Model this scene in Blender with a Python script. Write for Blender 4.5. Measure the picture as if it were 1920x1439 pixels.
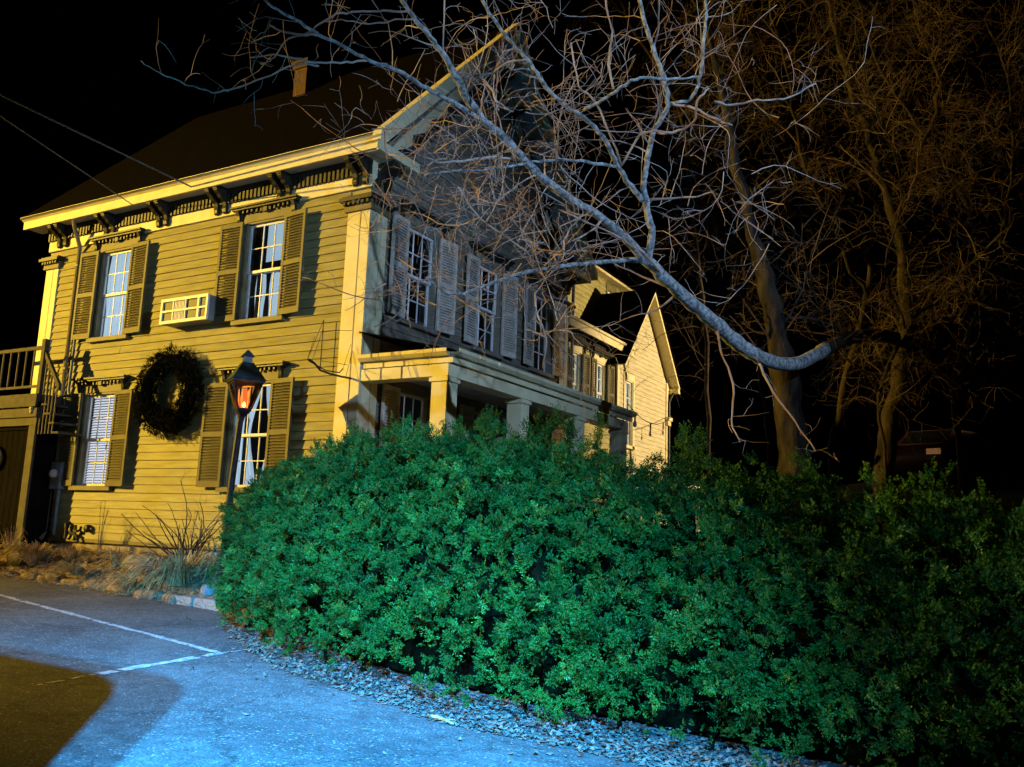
import bpy, math, random
import numpy as np
from mathutils import Matrix, Vector

for o in list(bpy.data.objects):
    bpy.data.objects.remove(o)
scene = bpy.context.scene
COL = scene.collection

# ------------------------------------------------------------------ camera
FPX = 1619.454
YAW, PITCH, ROLL = (math.radians(a) for a in (29.723, 9.602, 2.038))
CAM = np.array([9.015, -10.77, 1.466])
FW = np.array([-math.sin(YAW) * math.cos(PITCH), math.cos(YAW) * math.cos(PITCH), math.sin(PITCH)])
_rt = np.array([math.cos(YAW), math.sin(YAW), 0.0])
_up = np.cross(_rt, FW)
RT = math.cos(ROLL) * _rt + math.sin(ROLL) * _up
UP = -math.sin(ROLL) * _rt + math.cos(ROLL) * _up
cam_data = bpy.data.cameras.new('camera')
cam = bpy.data.objects.new('camera', cam_data)
COL.objects.link(cam)
m = Matrix.Identity(4)
for i in range(3):
    m[i][0], m[i][1], m[i][2], m[i][3] = RT[i], UP[i], -FW[i], CAM[i]
cam.matrix_world = m
cam_data.sensor_width = 36.0
cam_data.lens = 36.0 * FPX / 1920.0
cam_data.clip_start = 0.05
cam_data.clip_end = 3000.0
scene.camera = cam
scene.render.resolution_x, scene.render.resolution_y = 1024, 767

# ------------------------------------------------------------------ world, exposure
world = bpy.data.worlds.new('World')
scene.world = world
world.use_nodes = True
wn = world.node_tree.nodes
wl = world.node_tree.links
sky = wn.new('ShaderNodeTexSky')
sky.sky_type = 'NISHITA'
sky.sun_disc = False
sky.sun_elevation = math.radians(-6)
sky.sun_rotation = math.radians(200)
wn['Background'].inputs['Strength'].default_value = 0.02
wl.new(sky.outputs['Color'], wn['Background'].inputs['Color'])
vs = scene.view_settings
vs.view_transform = 'Standard'
vs.look = 'None'
vs.exposure = 0.0
vs.gamma = 1.0
vs.use_curve_mapping = False

# ------------------------------------------------------------------ the lamps of the place, plus an added side fill
SODIUM = (1.0, 0.63, 0.075)
BLUE = (0.035, 0.40, 1.0)


def spot(name, loc, aim, power, col, cone, blend, radius):
    d = bpy.data.lights.new(name, 'SPOT')
    d.energy = power
    d.color = col
    d.spot_size = math.radians(cone)
    d.spot_blend = blend
    d.shadow_soft_size = radius
    o = bpy.data.objects.new(name, d)
    COL.objects.link(o)
    o.location = loc
    o.rotation_euler = (Vector(aim) - Vector(loc)).to_track_quat('-Z', 'Y').to_euler()
    return o


LAMP_STREET = (-34.0, -26.0, 13.0)
FILL_SIDE = (16.0, -7.5, 7.5)
LAMP_BLUE_1 = (11.87, -15.64, 6.3)
LAMP_BLUE_2 = (11.40, -15.98, 6.3)
LAMP_YARD = (13.5, 16.5, 8.0)
L_street = spot('street_lamp_light', LAMP_STREET, (-5.9, 0.2, 4.0), 140000, SODIUM, 37, 0.5, 0.10)
L_blue1 = spot('floodlight_light', LAMP_BLUE_1, (5.5, -8.4, 0.0), 70000, BLUE, 45.5, 1.0, 0.05)
L_blue2 = spot('floodlight_light', LAMP_BLUE_2, (5.5, -8.4, 0.0), 85000, BLUE, 43.5, 1.0, 0.05)
L_fill = spot('side_fill_light', FILL_SIDE, (2.2, -0.3, 4.6), 7600, (0.36, 0.57, 1.0), 44, 0.9, 0.08)  # added fill for the gable wall and limbs; no such lamp is known
L_yard = spot('yard_lamp_light', LAMP_YARD, (-0.5, 12.5, 5.0), 17000, (1.0, 0.74, 0.40), 46, 0.7, 0.10)

# ------------------------------------------------------------------ helpers
R = random.Random(7)
NP = np.random.default_rng(11)


def ray(u, v):
    return FW + RT * (u - 960.0) / FPX - UP * (v - 719.5) / FPX


def atd(u, v, d):
    return CAM + ray(u, v) * d


def gz(x):
    return 0.03 * (2.0 - x)


class MB:
    def __init__(s):
        s.v, s.f = [], []

    def add(s, vs, fs):
        n = len(s.v)
        s.v += [tuple(p) for p in vs]
        s.f += [tuple(i + n for i in q) for q in fs]
        return s

    def box(s, x0, x1, y0, y1, z0, z1):
        return s.add([(x0, y0, z0), (x1, y0, z0), (x1, y1, z0), (x0, y1, z0), (x0, y0, z1), (x1, y0, z1), (x1, y1, z1), (x0, y1, z1)],
                     [(0, 3, 2, 1), (4, 5, 6, 7), (0, 1, 5, 4), (1, 2, 6, 5), (2, 3, 7, 6), (3, 0, 4, 7)])

    def quad(s, a, b, c, d):
        return s.add([a, b, c, d], [(0, 1, 2, 3)])

    def prism(s, poly, a0, a1, axis):
        """poly: 2-D points in the two other axes (in order), extruded along axis from a0 to a1"""
        def P(p, a):
            return (a, p[0], p[1]) if axis == 0 else ((p[0], a, p[1]) if axis == 1 else (p[0], p[1], a))
        n = len(poly)
        vs = [P(p, a0) for p in poly] + [P(p, a1) for p in poly]
        fs = [tuple(range(n - 1, -1, -1)), tuple(range(n, 2 * n))]
        fs += [(i, (i + 1) % n, n + (i + 1) % n, n + i) for i in range(n)]
        return s.add(vs, fs)

    def tube(s, pts, rad, sides=6, cap=True, jit=0.0):
        pts = [np.asarray(p, float) for p in pts]
        if not hasattr(rad, '__len__'):
            rad = [rad] * len(pts)
        n = len(pts)
        vs = []
        ref = None
        for i, p in enumerate(pts):
            t = pts[min(i + 1, n - 1)] - pts[max(i - 1, 0)]
            L = np.linalg.norm(t)
            t = t / L if L > 1e-9 else np.array([0, 0, 1.0])
            if ref is None:
                ref = np.cross(t, (0.31, 0.2, 0.93))
                if np.linalg.norm(ref) < 1e-3:
                    ref = np.cross(t, (1.0, 0, 0))
            a = ref - t * (ref @ t)
            la = np.linalg.norm(a)
            a = a / la if la > 1e-9 else np.cross(t, (0.5, 0.7, 0.1))
            ref = a
            b = np.cross(t, a)
            for k in range(sides):
                w = 2 * math.pi * k / sides
                vs.append(p + rad[i] * (1 + (R.uniform(-jit, jit) if jit else 0)) * (math.cos(w) * a + math.sin(w) * b))
        fs = []
        for i in range(n - 1):
            for k in range(sides):
                k2 = (k + 1) % sides
                fs.append((i * sides + k, i * sides + k2, (i + 1) * sides + k2, (i + 1) * sides + k))
        if cap:
            fs.append(tuple(range(sides - 1, -1, -1)))
            fs.append(tuple((n - 1) * sides + k for k in range(sides)))
        return s.add(vs, fs)

    def rings(s, rings, cap=True):
        """list of closed rings with the same number of points"""
        n = len(rings[0])
        vs = [p for r in rings for p in r]
        fs = []
        for i in range(len(rings) - 1):
            for k in range(n):
                k2 = (k + 1) % n
                fs.append((i * n + k, i * n + k2, (i + 1) * n + k2, (i + 1) * n + k))
        if cap:
            fs.append(tuple(range(n - 1, -1, -1)))
            fs.append(tuple((len(rings) - 1) * n + k for k in range(n)))
        return s.add(vs, fs)

    def mesh(s, name, mat, smooth=False):
        me = bpy.data.meshes.new(name)
        me.from_pydata(s.v, [], s.f)
        if mat is not None:
            me.materials.append(mat)
        if smooth:
            me.shade_smooth()
        me.update()
        return me

    def build(s, name, mat, parent=None, smooth=False, loc=None, rz=0.0):
        return link(name, s.mesh(name, mat, smooth), parent, loc, rz)


def link(name, me, parent=None, loc=None, rz=0.0, scale=None):
    o = bpy.data.objects.new(name, me)
    COL.objects.link(o)
    if loc is not None:
        o.location = loc
    if rz:
        o.rotation_euler = (0, 0, rz)
    if scale is not None:
        o.scale = scale
    o.parent = parent
    return o


def thing(name, label, cat, loc=(0, 0, 0), rz=0.0, group=None):
    o = bpy.data.objects.new(name, None)
    o.empty_display_size = 0.2
    COL.objects.link(o)
    o.location = loc
    o.rotation_euler = (0, 0, rz)
    return tag(o, label, cat, group)


def tag(o, label=None, cat=None, group=None, kind=None):
    for k, v in (('label', label), ('category', cat), ('group', group), ('kind', kind)):
        if v:
            o[k] = v
    return o


def struct(o):
    o['kind'] = 'structure'
    return o


def np_mesh(name, verts, quads, mat, smooth=False):
    me = bpy.data.meshes.new(name)
    nv, nq, k = len(verts), len(quads), quads.shape[1]
    me.vertices.add(nv)
    me.vertices.foreach_set('co', np.ascontiguousarray(verts, dtype=np.float32).ravel())
    me.loops.add(nq * k)
    me.loops.foreach_set('vertex_index', np.ascontiguousarray(quads, dtype=np.int32).ravel())
    me.polygons.add(nq)
    me.polygons.foreach_set('loop_start', np.arange(0, nq * k, k, dtype=np.int32))
    me.update(calc_edges=True)
    me.materials.append(mat)
    if smooth:
        me.shade_smooth()
    return me


# ------------------------------------------------------------------ materials
def mat(name, c1, c2=None, scale=4.0, rough=0.6, bump=0.0, bscale=None, spec=0.3, metal=0.0, stretch=(1, 1, 1), detail=6.0, vary=0.0, lo=0.35, hi=0.65, emit=None, estr=0.0):
    M = bpy.data.materials.new(name)
    M.use_nodes = True
    nt = M.node_tree
    N, L = nt.nodes, nt.links
    b = N['Principled BSDF']
    b.inputs['Roughness'].default_value = rough
    b.inputs['Specular IOR Level'].default_value = spec
    b.inputs['Metallic'].default_value = metal
    geo = N.new('ShaderNodeNewGeometry')
    mp = N.new('ShaderNodeMapping')
    mp.inputs['Scale'].default_value = stretch
    L.new(geo.outputs['Position'], mp.inputs['Vector'])
    c2 = c2 or c1
    nz = N.new('ShaderNodeTexNoise')
    nz.inputs['Scale'].default_value = scale
    nz.inputs['Detail'].default_value = detail
    L.new(mp.outputs['Vector'], nz.inputs['Vector'])
    rp = N.new('ShaderNodeValToRGB')
    rp.color_ramp.elements[0].position = lo
    rp.color_ramp.elements[1].position = hi
    rp.color_ramp.elements[0].color = (*c1, 1)
    rp.color_ramp.elements[1].color = (*c2, 1)
    L.new(nz.outputs['Fac'], rp.inputs['Fac'])
    out = rp.outputs['Color']
    if vary:
        oi = N.new('ShaderNodeObjectInfo')
        hs = N.new('ShaderNodeHueSaturation')
        mr = N.new('ShaderNodeMapRange')
        mr.inputs['To Min'].default_value = 1 - vary
        mr.inputs['To Max'].default_value = 1 + vary
        L.new(oi.outputs['Random'], mr.inputs['Value'])
        L.new(mr.outputs['Result'], hs.inputs['Value'])
        L.new(out, hs.inputs['Color'])
        out = hs.outputs['Color']
    L.new(out, b.inputs['Base Color'])
    if bump:
        nb = N.new('ShaderNodeTexNoise')
        nb.inputs['Scale'].default_value = bscale or scale * 5
        nb.inputs['Detail'].default_value = 5
        L.new(mp.outputs['Vector'], nb.inputs['Vector'])
        bp = N.new('ShaderNodeBump')
        bp.inputs['Strength'].default_value = bump
        bp.inputs['Distance'].default_value = 0.02
        L.new(nb.outputs['Fac'], bp.inputs['Height'])
        L.new(bp.outputs['Normal'], b.inputs['Normal'])
    if emit:
        b.inputs['Emission Color'].default_value = (*emit, 1)
        b.inputs['Emission Strength'].default_value = estr
    return M


def mat_glass(name, tint=(1, 1, 1), refl=0.10):
    M = bpy.data.materials.new(name)
    M.use_nodes = True
    nt = M.node_tree
    N, L = nt.nodes, nt.links
    N.remove(N['Principled BSDF'])
    tr = N.new('ShaderNodeBsdfTransparent')
    tr.inputs['Color'].default_value = (*tint, 1)
    gl = N.new('ShaderNodeBsdfGlossy')
    gl.inputs['Roughness'].default_value = 0.03
    fr = N.new('ShaderNodeFresnel')
    fr.inputs['IOR'].default_value = 1.5
    ad = N.new('ShaderNodeMath')
    ad.operation = 'ADD'
    ad.inputs[1].default_value = refl
    ad.use_clamp = True
    L.new(fr.outputs['Fac'], ad.inputs[0])
    mx = N.new('ShaderNodeMixShader')
    L.new(ad.outputs[0], mx.inputs[0])
    L.new(tr.outputs[0], mx.inputs[1])
    L.new(gl.outputs[0], mx.inputs[2])
    L.new(mx.outputs[0], N['Material Output'].inputs['Surface'])
    return M


def mat_asphalt():
    M = bpy.data.materials.new('asphalt')
    M.use_nodes = True
    nt = M.node_tree
    N, L = nt.nodes, nt.links
    b = N['Principled BSDF']
    b.inputs['Roughness'].default_value = 0.75
    b.inputs['Specular IOR Level'].default_value = 0.35
    geo = N.new('ShaderNodeNewGeometry')
    big = N.new('ShaderNodeTexNoise')
    big.inputs['Scale'].default_value = 0.55
    big.inputs['Detail'].default_value = 5
    fine = N.new('ShaderNodeTexNoise')
    fine.inputs['Scale'].default_value = 55
    fine.inputs['Detail'].default_value = 3
    vo = N.new('ShaderNodeTexVoronoi')
    vo.inputs['Scale'].default_value = 70
    for n in (big, fine, vo):
        L.new(geo.outputs['Position'], n.inputs['Vector'])
    r1 = N.new('ShaderNodeValToRGB')
    r1.color_ramp.elements[0].position = 0.3
    r1.color_ramp.elements[1].position = 0.72
    r1.color_ramp.elements[0].color = (0.070, 0.070, 0.070, 1)
    r1.color_ramp.elements[1].color = (0.155, 0.152, 0.146, 1)
    L.new(big.outputs['Fac'], r1.inputs['Fac'])
    r2 = N.new('ShaderNodeValToRGB')
    r2.color_ramp.elements[0].position = 0.36
    r2.color_ramp.elements[1].position = 0.66
    r2.color_ramp.elements[0].color = (0.6, 0.6, 0.6, 1)
    r2.color_ramp.elements[1].color = (1.3, 1.3, 1.3, 1)
    L.new(fine.outputs['Fac'], r2.inputs['Fac'])
    mu = N.new('ShaderNodeMix')
    mu.data_type = 'RGBA'
    mu.blend_type = 'MULTIPLY'
    mu.inputs[0].default_value = 1.0
    L.new(r1.outputs['Color'], mu.inputs[6])
    L.new(r2.outputs['Color'], mu.inputs[7])
    sep = N.new('ShaderNodeSeparateColor')
    L.new(vo.outputs['Color'], sep.inputs[0])
    gt = N.new('ShaderNodeMath')
    gt.operation = 'GREATER_THAN'
    gt.inputs[1].default_value = 0.965
    L.new(sep.outputs[0], gt.inputs[0])
    m2 = N.new('ShaderNodeMix')
    m2.data_type = 'RGBA'
    L.new(gt.outputs[0], m2.inputs[0])
    L.new(mu.outputs[2], m2.inputs[6])
    m2.inputs[7].default_value = (0.30, 0.29, 0.28, 1)
    L.new(m2.outputs[2], b.inputs['Base Color'])
    mid = N.new('ShaderNodeTexNoise')
    mid.inputs['Scale'].default_value = 7.0
    mid.inputs['Detail'].default_value = 8
    mid.inputs['Roughness'].default_value = 0.7
    L.new(geo.outputs['Position'], mid.inputs['Vector'])
    r3 = N.new('ShaderNodeValToRGB')
    r3.color_ramp.elements[0].position = 0.34
    r3.color_ramp.elements[1].position = 0.66
    r3.color_ramp.elements[0].color = (0.62, 0.62, 0.62, 1)
    r3.color_ramp.elements[1].color = (1.18, 1.18, 1.18, 1)
    L.new(mid.outputs['Fac'], r3.inputs['Fac'])
    m3 = N.new('ShaderNodeMix')
    m3.data_type = 'RGBA'
    m3.blend_type = 'MULTIPLY'
    m3.inputs[0].default_value = 1.0
    L.new(m2.outputs[2], m3.inputs[6])
    L.new(r3.outputs['Color'], m3.inputs[7])
    wob = N.new('ShaderNodeVectorMath')
    wob.operation = 'MULTIPLY_ADD'
    wob.inputs[1].default_value = (0.5, 0.5, 0.5)
    L.new(mid.outputs['Color'], wob.inputs[0])
    L.new(geo.outputs['Position'], wob.inputs[2])
    cr = N.new('ShaderNodeTexVoronoi')
    cr.feature = 'DISTANCE_TO_EDGE'
    cr.inputs['Scale'].default_value = 0.42
    L.new(wob.outputs[0], cr.inputs['Vector'])
    lt = N.new('ShaderNodeMapRange')
    lt.inputs['From Max'].default_value = 0.010
    lt.inputs['To Min'].default_value = 0.45
    L.new(cr.outputs['Distance'], lt.inputs['Value'])
    m4 = N.new('ShaderNodeMix')
    m4.data_type = 'RGBA'
    m4.blend_type = 'MULTIPLY'
    m4.inputs[0].default_value = 1.0
    L.new(m3.outputs[2], m4.inputs[6])
    L.new(lt.outputs['Result'], m4.inputs[7])
    L.new(m4.outputs[2], b.inputs['Base Color'])
    bp = N.new('ShaderNodeBump')
    bp.inputs['Strength'].default_value = 0.55
    bp.inputs['Distance'].default_value = 0.012
    L.new(fine.outputs['Fac'], bp.inputs['Height'])
    L.new(bp.outputs['Normal'], b.inputs['Normal'])
    return M


def mat_brick(name, c1, c2, mortar, scale, bump=0.6):
    M = bpy.data.materials.new(name)
    M.use_nodes = True
    nt = M.node_tree
    N, L = nt.nodes, nt.links
    b = N['Principled BSDF']
    b.inputs['Roughness'].default_value = 0.85
    tc = N.new('ShaderNodeTexCoord')
    sp = N.new('ShaderNodeSeparateXYZ')
    L.new(tc.outputs['Object'], sp.inputs[0])
    ad = N.new('ShaderNodeMath')
    L.new(sp.outputs['X'], ad.inputs[0])
    L.new(sp.outputs['Y'], ad.inputs[1])
    cb = N.new('ShaderNodeCombineXYZ')
    L.new(ad.outputs[0], cb.inputs['X'])
    L.new(sp.outputs['Z'], cb.inputs['Y'])
    br = N.new('ShaderNodeTexBrick')
    br.inputs['Color1'].default_value = (*c1, 1)
    br.inputs['Color2'].default_value = (*c2, 1)
    br.inputs['Mortar'].default_value = (*mortar, 1)
    br.inputs['Scale'].default_value = scale
    br.inputs['Mortar Size'].default_value = 0.02
    L.new(cb.outputs[0], br.inputs['Vector'])
    L.new(br.outputs['Color'], b.inputs['Base Color'])
    bp = N.new('ShaderNodeBump')
    bp.inputs['Strength'].default_value = bump
    bp.inputs['Distance'].default_value = 0.02
    bp.invert = True
    L.new(br.outputs['Fac'], bp.inputs['Height'])
    L.new(bp.outputs['Normal'], b.inputs['Normal'])
    return M


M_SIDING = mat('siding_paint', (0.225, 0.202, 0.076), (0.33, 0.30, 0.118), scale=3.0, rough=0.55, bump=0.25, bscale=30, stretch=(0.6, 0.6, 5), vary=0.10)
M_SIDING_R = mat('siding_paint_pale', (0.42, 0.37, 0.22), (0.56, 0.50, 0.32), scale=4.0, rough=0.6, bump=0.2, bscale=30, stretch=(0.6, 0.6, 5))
M_SIDING_B = mat('siding_paint_dim', (0.16, 0.14, 0.095), (0.25, 0.22, 0.155), scale=5.0, rough=0.6, bump=0.3, bscale=30, stretch=(0.6, 0.6, 5), vary=0.10)  # same siding paint, greyed and darkened for the gable side's dimmer, cooler light
M_TRIM = mat('trim_paint', (0.62, 0.55, 0.30), (0.74, 0.67, 0.39), scale=2.5, rough=0.5, bump=0.12, bscale=40)
M_OLIVE = mat('olive_trim_paint', (0.13, 0.112, 0.052), (0.18, 0.155, 0.072), scale=4, rough=0.55, bump=0.1, bscale=40)
M_SHUT = mat('shutter_paint', (0.075, 0.063, 0.027), (0.115, 0.098, 0.043), scale=5, rough=0.55, vary=0.05)
M_SHUT_B = mat('shutter_paint_lit', (0.46, 0.40, 0.30), (0.68, 0.60, 0.47), scale=9, rough=0.6, vary=0.05)  # same shutter paint, lightened to stand for light grazing the louvres
M_DARK = mat('dark_trim_paint', (0.018, 0.016, 0.010), (0.035, 0.030, 0.018), scale=12, rough=0.45)
M_WHITE = mat('white_sash_paint', (0.66, 0.64, 0.58), (0.80, 0.78, 0.72), scale=6, rough=0.4)
M_CURTAIN = mat('glowing_curtain_cloth', (0.70, 0.72, 0.74), (0.82, 0.83, 0.84), scale=5, rough=0.9, emit=(0.48, 0.66, 0.82), estr=0.68)  # cloth glows by itself, standing in for lamplight on the curtains
M_BLIND = mat('glowing_blind_slat', (0.78, 0.78, 0.76), (0.86, 0.86, 0.84), scale=5, rough=0.5, emit=(0.72, 0.76, 0.88), estr=0.75)  # slats glow by themselves in place of a lamp in the room
M_ROOMDARK = mat('room_dark', (0.02, 0.02, 0.022), rough=0.9)
M_GLASS = mat_glass('window_glass', (0.93, 0.96, 0.97), 0.06)
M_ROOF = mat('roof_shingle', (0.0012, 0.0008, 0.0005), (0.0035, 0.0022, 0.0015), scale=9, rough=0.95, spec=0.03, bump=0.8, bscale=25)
M_SOFFIT = mat('soffit_paint', (0.42, 0.40, 0.34), (0.52, 0.50, 0.44), scale=3, rough=0.7)
M_ASPH = mat_asphalt()
M_PAINT = mat('road_paint', (0.20, 0.20, 0.20), (0.58, 0.58, 0.57), scale=22, rough=0.6, bump=0.4, bscale=60)
M_SOIL = mat('bed_mulch', (0.05, 0.035, 0.02), (0.22, 0.16, 0.09), scale=9, rough=0.95, bump=1.0, bscale=30)
M_LAWN = mat('rough_lawn', (0.025, 0.028, 0.012), (0.07, 0.06, 0.03), scale=3, rough=0.95, bump=0.8, bscale=20)
M_GRANITE = mat('granite', (0.15, 0.145, 0.135), (0.27, 0.26, 0.24), scale=40, rough=0.8, bump=0.5, bscale=60)
M_ROCK = mat('fieldstone', (0.06, 0.06, 0.055), (0.20, 0.195, 0.18), scale=7, rough=0.85, bump=0.8, bscale=25)
M_EDGE = mat('edging_stone', (0.07, 0.05, 0.03), (0.24, 0.18, 0.11), scale=9, rough=0.9, bump=0.9, bscale=22)
M_FOUND = mat('foundation_parging', (0.20, 0.165, 0.11), (0.36, 0.31, 0.22), scale=5, rough=0.9, bump=0.6, bscale=18)
M_BRICK = mat('foundation_brick', (0.24, 0.10, 0.055), (0.36, 0.18, 0.10), scale=12, rough=0.9, bump=0.5, bscale=60, vary=0.2)
M_MORTAR = mat('mortar', (0.30, 0.25, 0.19), (0.40, 0.35, 0.27), scale=20, rough=0.95)
M_CHIM = mat_brick('chimney_brick', (0.075, 0.027, 0.010), (0.045, 0.016, 0.007), (0.10, 0.065, 0.04), 5.5)
M_BARK = mat('pale_bark', (0.085, 0.09, 0.075), (0.40, 0.40, 0.36), scale=20, rough=0.85, bump=1.0, bscale=60, stretch=(1, 1, 1))
M_TWIG = mat('twig_bark', (0.22, 0.13, 0.085), (0.42, 0.33, 0.25), scale=1.6, rough=0.75, lo=0.4, hi=0.6)
M_TRUNK = mat('trunk_bark', (0.006, 0.004, 0.002), (0.045, 0.032, 0.015), scale=6, rough=0.9, bump=1.0, bscale=22, stretch=(1, 1, 0.35))
M_BGTWIG = mat('dark_twig_bark', (0.036, 0.019, 0.011), (0.12, 0.085, 0.053), scale=1.2, rough=0.85, lo=0.4, hi=0.6)
M_YEW = mat('yew_needles', (0.010, 0.042, 0.0060), (0.032, 0.110, 0.0125), scale=2.6, rough=0.55, spec=0.13, lo=0.3, hi=0.7)
M_YEWTIP = mat('yew_tips', (0.030, 0.11, 0.010), (0.07, 0.17, 0.018), scale=5, rough=0.5, spec=0.3)
M_CORE = mat('hedge_inside', (0.002, 0.003, 0.0015), (0.005, 0.006, 0.003), scale=8, rough=1.0, spec=0.0)  # near black: darkness inside the foliage put into the colour
M_WREATH = mat('wreath_needles', (0.003, 0.004, 0.0016), (0.010, 0.010, 0.0045), scale=9, rough=0.8, spec=0.04)
M_LEAF = mat('dead_leaf', (0.05, 0.035, 0.024), (0.34, 0.28, 0.22), scale=24, rough=0.85, lo=0.3, hi=0.7)
M_STRAW = mat('dry_grass', (0.17, 0.11, 0.035), (0.54, 0.39, 0.15), scale=7, rough=0.85)
M_IRON = mat('black_iron', (0.008, 0.008, 0.008), (0.02, 0.019, 0.018), scale=20, rough=0.5, spec=0.3)
M_LANTERN = mat('green_patina_metal', (0.020, 0.045, 0.045), (0.035, 0.075, 0.075), scale=10, rough=0.45, spec=0.5)
M_PIPE = mat('downspout_paint', (0.20, 0.165, 0.085), (0.27, 0.23, 0.12), scale=5, rough=0.5)
M_GREY = mat('grey_metal', (0.14, 0.14, 0.135), (0.22, 0.22, 0.21), scale=8, rough=0.5)
M_ACW = mat('ac_plastic', (0.66, 0.63, 0.54), (0.76, 0.73, 0.64), scale=6, rough=0.45)
M_ACG = mat('ac_case', (0.20, 0.19, 0.15), (0.26, 0.25, 0.2), scale=6, rough=0.5)
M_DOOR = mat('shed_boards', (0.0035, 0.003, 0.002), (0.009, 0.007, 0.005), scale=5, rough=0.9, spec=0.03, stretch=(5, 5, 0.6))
M_SHED = mat('shed_trim', (0.05, 0.042, 0.025), (0.085, 0.072, 0.045), scale=5, rough=0.7)
M_WOOD = mat('stained_wood', (0.03, 0.024, 0.016), (0.06, 0.05, 0.03), scale=6, rough=0.7)
M_WIRE = mat('wire_sheath', (0.10, 0.09, 0.08), (0.15, 0.14, 0.12), scale=6, rough=0.6)
M_BULB = mat('clear_bulb', (0.55, 0.53, 0.48), rough=0.1, spec=0.8)
M_FLAME = mat('lamp_flame', (1.0, 0.55, 0.25), rough=0.5, emit=(1.0, 0.42, 0.13), estr=9.0)
M_REDGLASS = mat('amber_lamp_chimney', (0.65, 0.16, 0.05), rough=0.25, emit=(1.0, 0.15, 0.04), estr=1.5)
M_CANDLE = mat('candle_glow', (0.9, 0.4, 0.2), rough=0.5, emit=(1.0, 0.30, 0.08), estr=2.2)
M_LGLASS = mat_glass('lantern_glass', (0.95, 0.62, 0.42), 0.05)
M_CAR = mat('car_paint', (0.035, 0.012, 0.007), (0.05, 0.018, 0.010), scale=3, rough=0.3, spec=0.5)
M_CARGLASS = mat('car_glass', (0.02, 0.02, 0.022), rough=0.06, spec=0.6)
M_RUBBER = mat('tyre_rubber', (0.015, 0.015, 0.015), rough=0.9)
M_STEEL = mat('steel_rim', (0.4, 0.4, 0.4), rough=0.3, metal=0.8)
M_VAN = mat('van_paint', (0.6, 0.6, 0.6), (0.65, 0.65, 0.65), scale=3, rough=0.35)
M_AMBER = mat('amber_lens', (0.7, 0.32, 0.06), rough=0.2, spec=0.6, emit=(1.0, 0.5, 0.2), estr=0.10)  # weak own glow stands for a glint on the parked car
M_LENS = mat('lamp_lens', (0.8, 0.75, 0.6), rough=0.3, emit=(1.0, 0.8, 0.4), estr=3)
M_LENSB = mat('blue_lamp_lens', (0.6, 0.7, 0.9), rough=0.3, emit=(0.3, 0.6, 1.0), estr=3)

# ------------------------------------------------------------------ ground
mb = MB()
NX = 40
for i in range(NX):
    x0, x1 = -60 + 100 * i / NX, -60 + 100 * (i + 1) / NX
    mb.quad((x0, -60, gz(x0)), (x1, -60, gz(x1)), (x1, 1.5, gz(x1)), (x0, 1.5, gz(x0)))
struct(mb.build('parking_lot', M_ASPH))


def smooth(a, b, x):
    t = min(1, max(0, (x - a) / (b - a)))
    return t * t * (3 - 2 * t)


def hz(x, y):
    z = gz(max(-30, min(30, x))) - 0.25
    y0 = -1.1 - 2.6 * smooth(-0.5, 3.0, x)
    z += smooth(y0, 0.4, y) * 0.95
    z += smooth(2.0, 16.0, y) * smooth(-1.0, 6.0, x) * 2.6
    return z


vx = [-400, -120, -60, -40] + list(np.linspace(-30, 30, 61)) + [40, 60, 120, 400]
vy = list(np.linspace(-4.6, 20, 42)) + [24, 30, 40, 60, 120, 300, 800]
mb = MB()
mb.v = [(x, y, hz(x, y) + 0.03 * R.uniform(-1, 1)) for y in vy for x in vx]
n = len(vx)
mb.f = [(j * n + i, j * n + i + 1, (j + 1) * n + i + 1, (j + 1) * n + i) for j in range(len(vy) - 1) for i in range(n - 1)]
struct(mb.build('lawn', M_LAWN, smooth=True))


def stripe(name, a, b, w, gap=0.0, step=0.05):
    """a worn painted line: short strips of uneven width, 4 mm above the asphalt"""
    a, b = np.array(a, float), np.array(b, float)
    L = np.linalg.norm(b - a)
    d = (b - a) / L
    nrm = np.array([-d[1], d[0]])
    k = int(L / step)
    mb = MB()
    prev = None
    wob0 = wob1 = 0.0
    for i in range(k + 1):
        wob0 = 0.6 * wob0 + R.uniform(-0.016, 0.012)
        wob1 = 0.6 * wob1 + R.uniform(-0.016, 0.012)
        c = a + d * L * i / k
        p = c + nrm * (w / 2 + wob0)
        q = c - nrm * (w / 2 + wob1)
        cur = ((p[0], p[1], gz(p[0]) + 0.004), (q[0], q[1], gz(q[0]) + 0.004))
        if prev and R.random() > gap:
            mb.quad(prev[0], prev[1], cur[1], cur[0])
        prev = cur
    return struct(mb.build(name, M_PAINT))


stripe('painted_line', (-12.0, -1.45), (1.42, -3.74), 0.10, 0.02)
stripe('painted_line', (1.72, -6.1), (1.62, -5.35), 0.055, 0.25)
stripe('painted_line', (1.62, -5.35), (1.45, -3.75), 0.125, 0.03)
stripe('painted_line', (1.45, -3.75), (1.42, -3.1), 0.06, 0.2)

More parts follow.
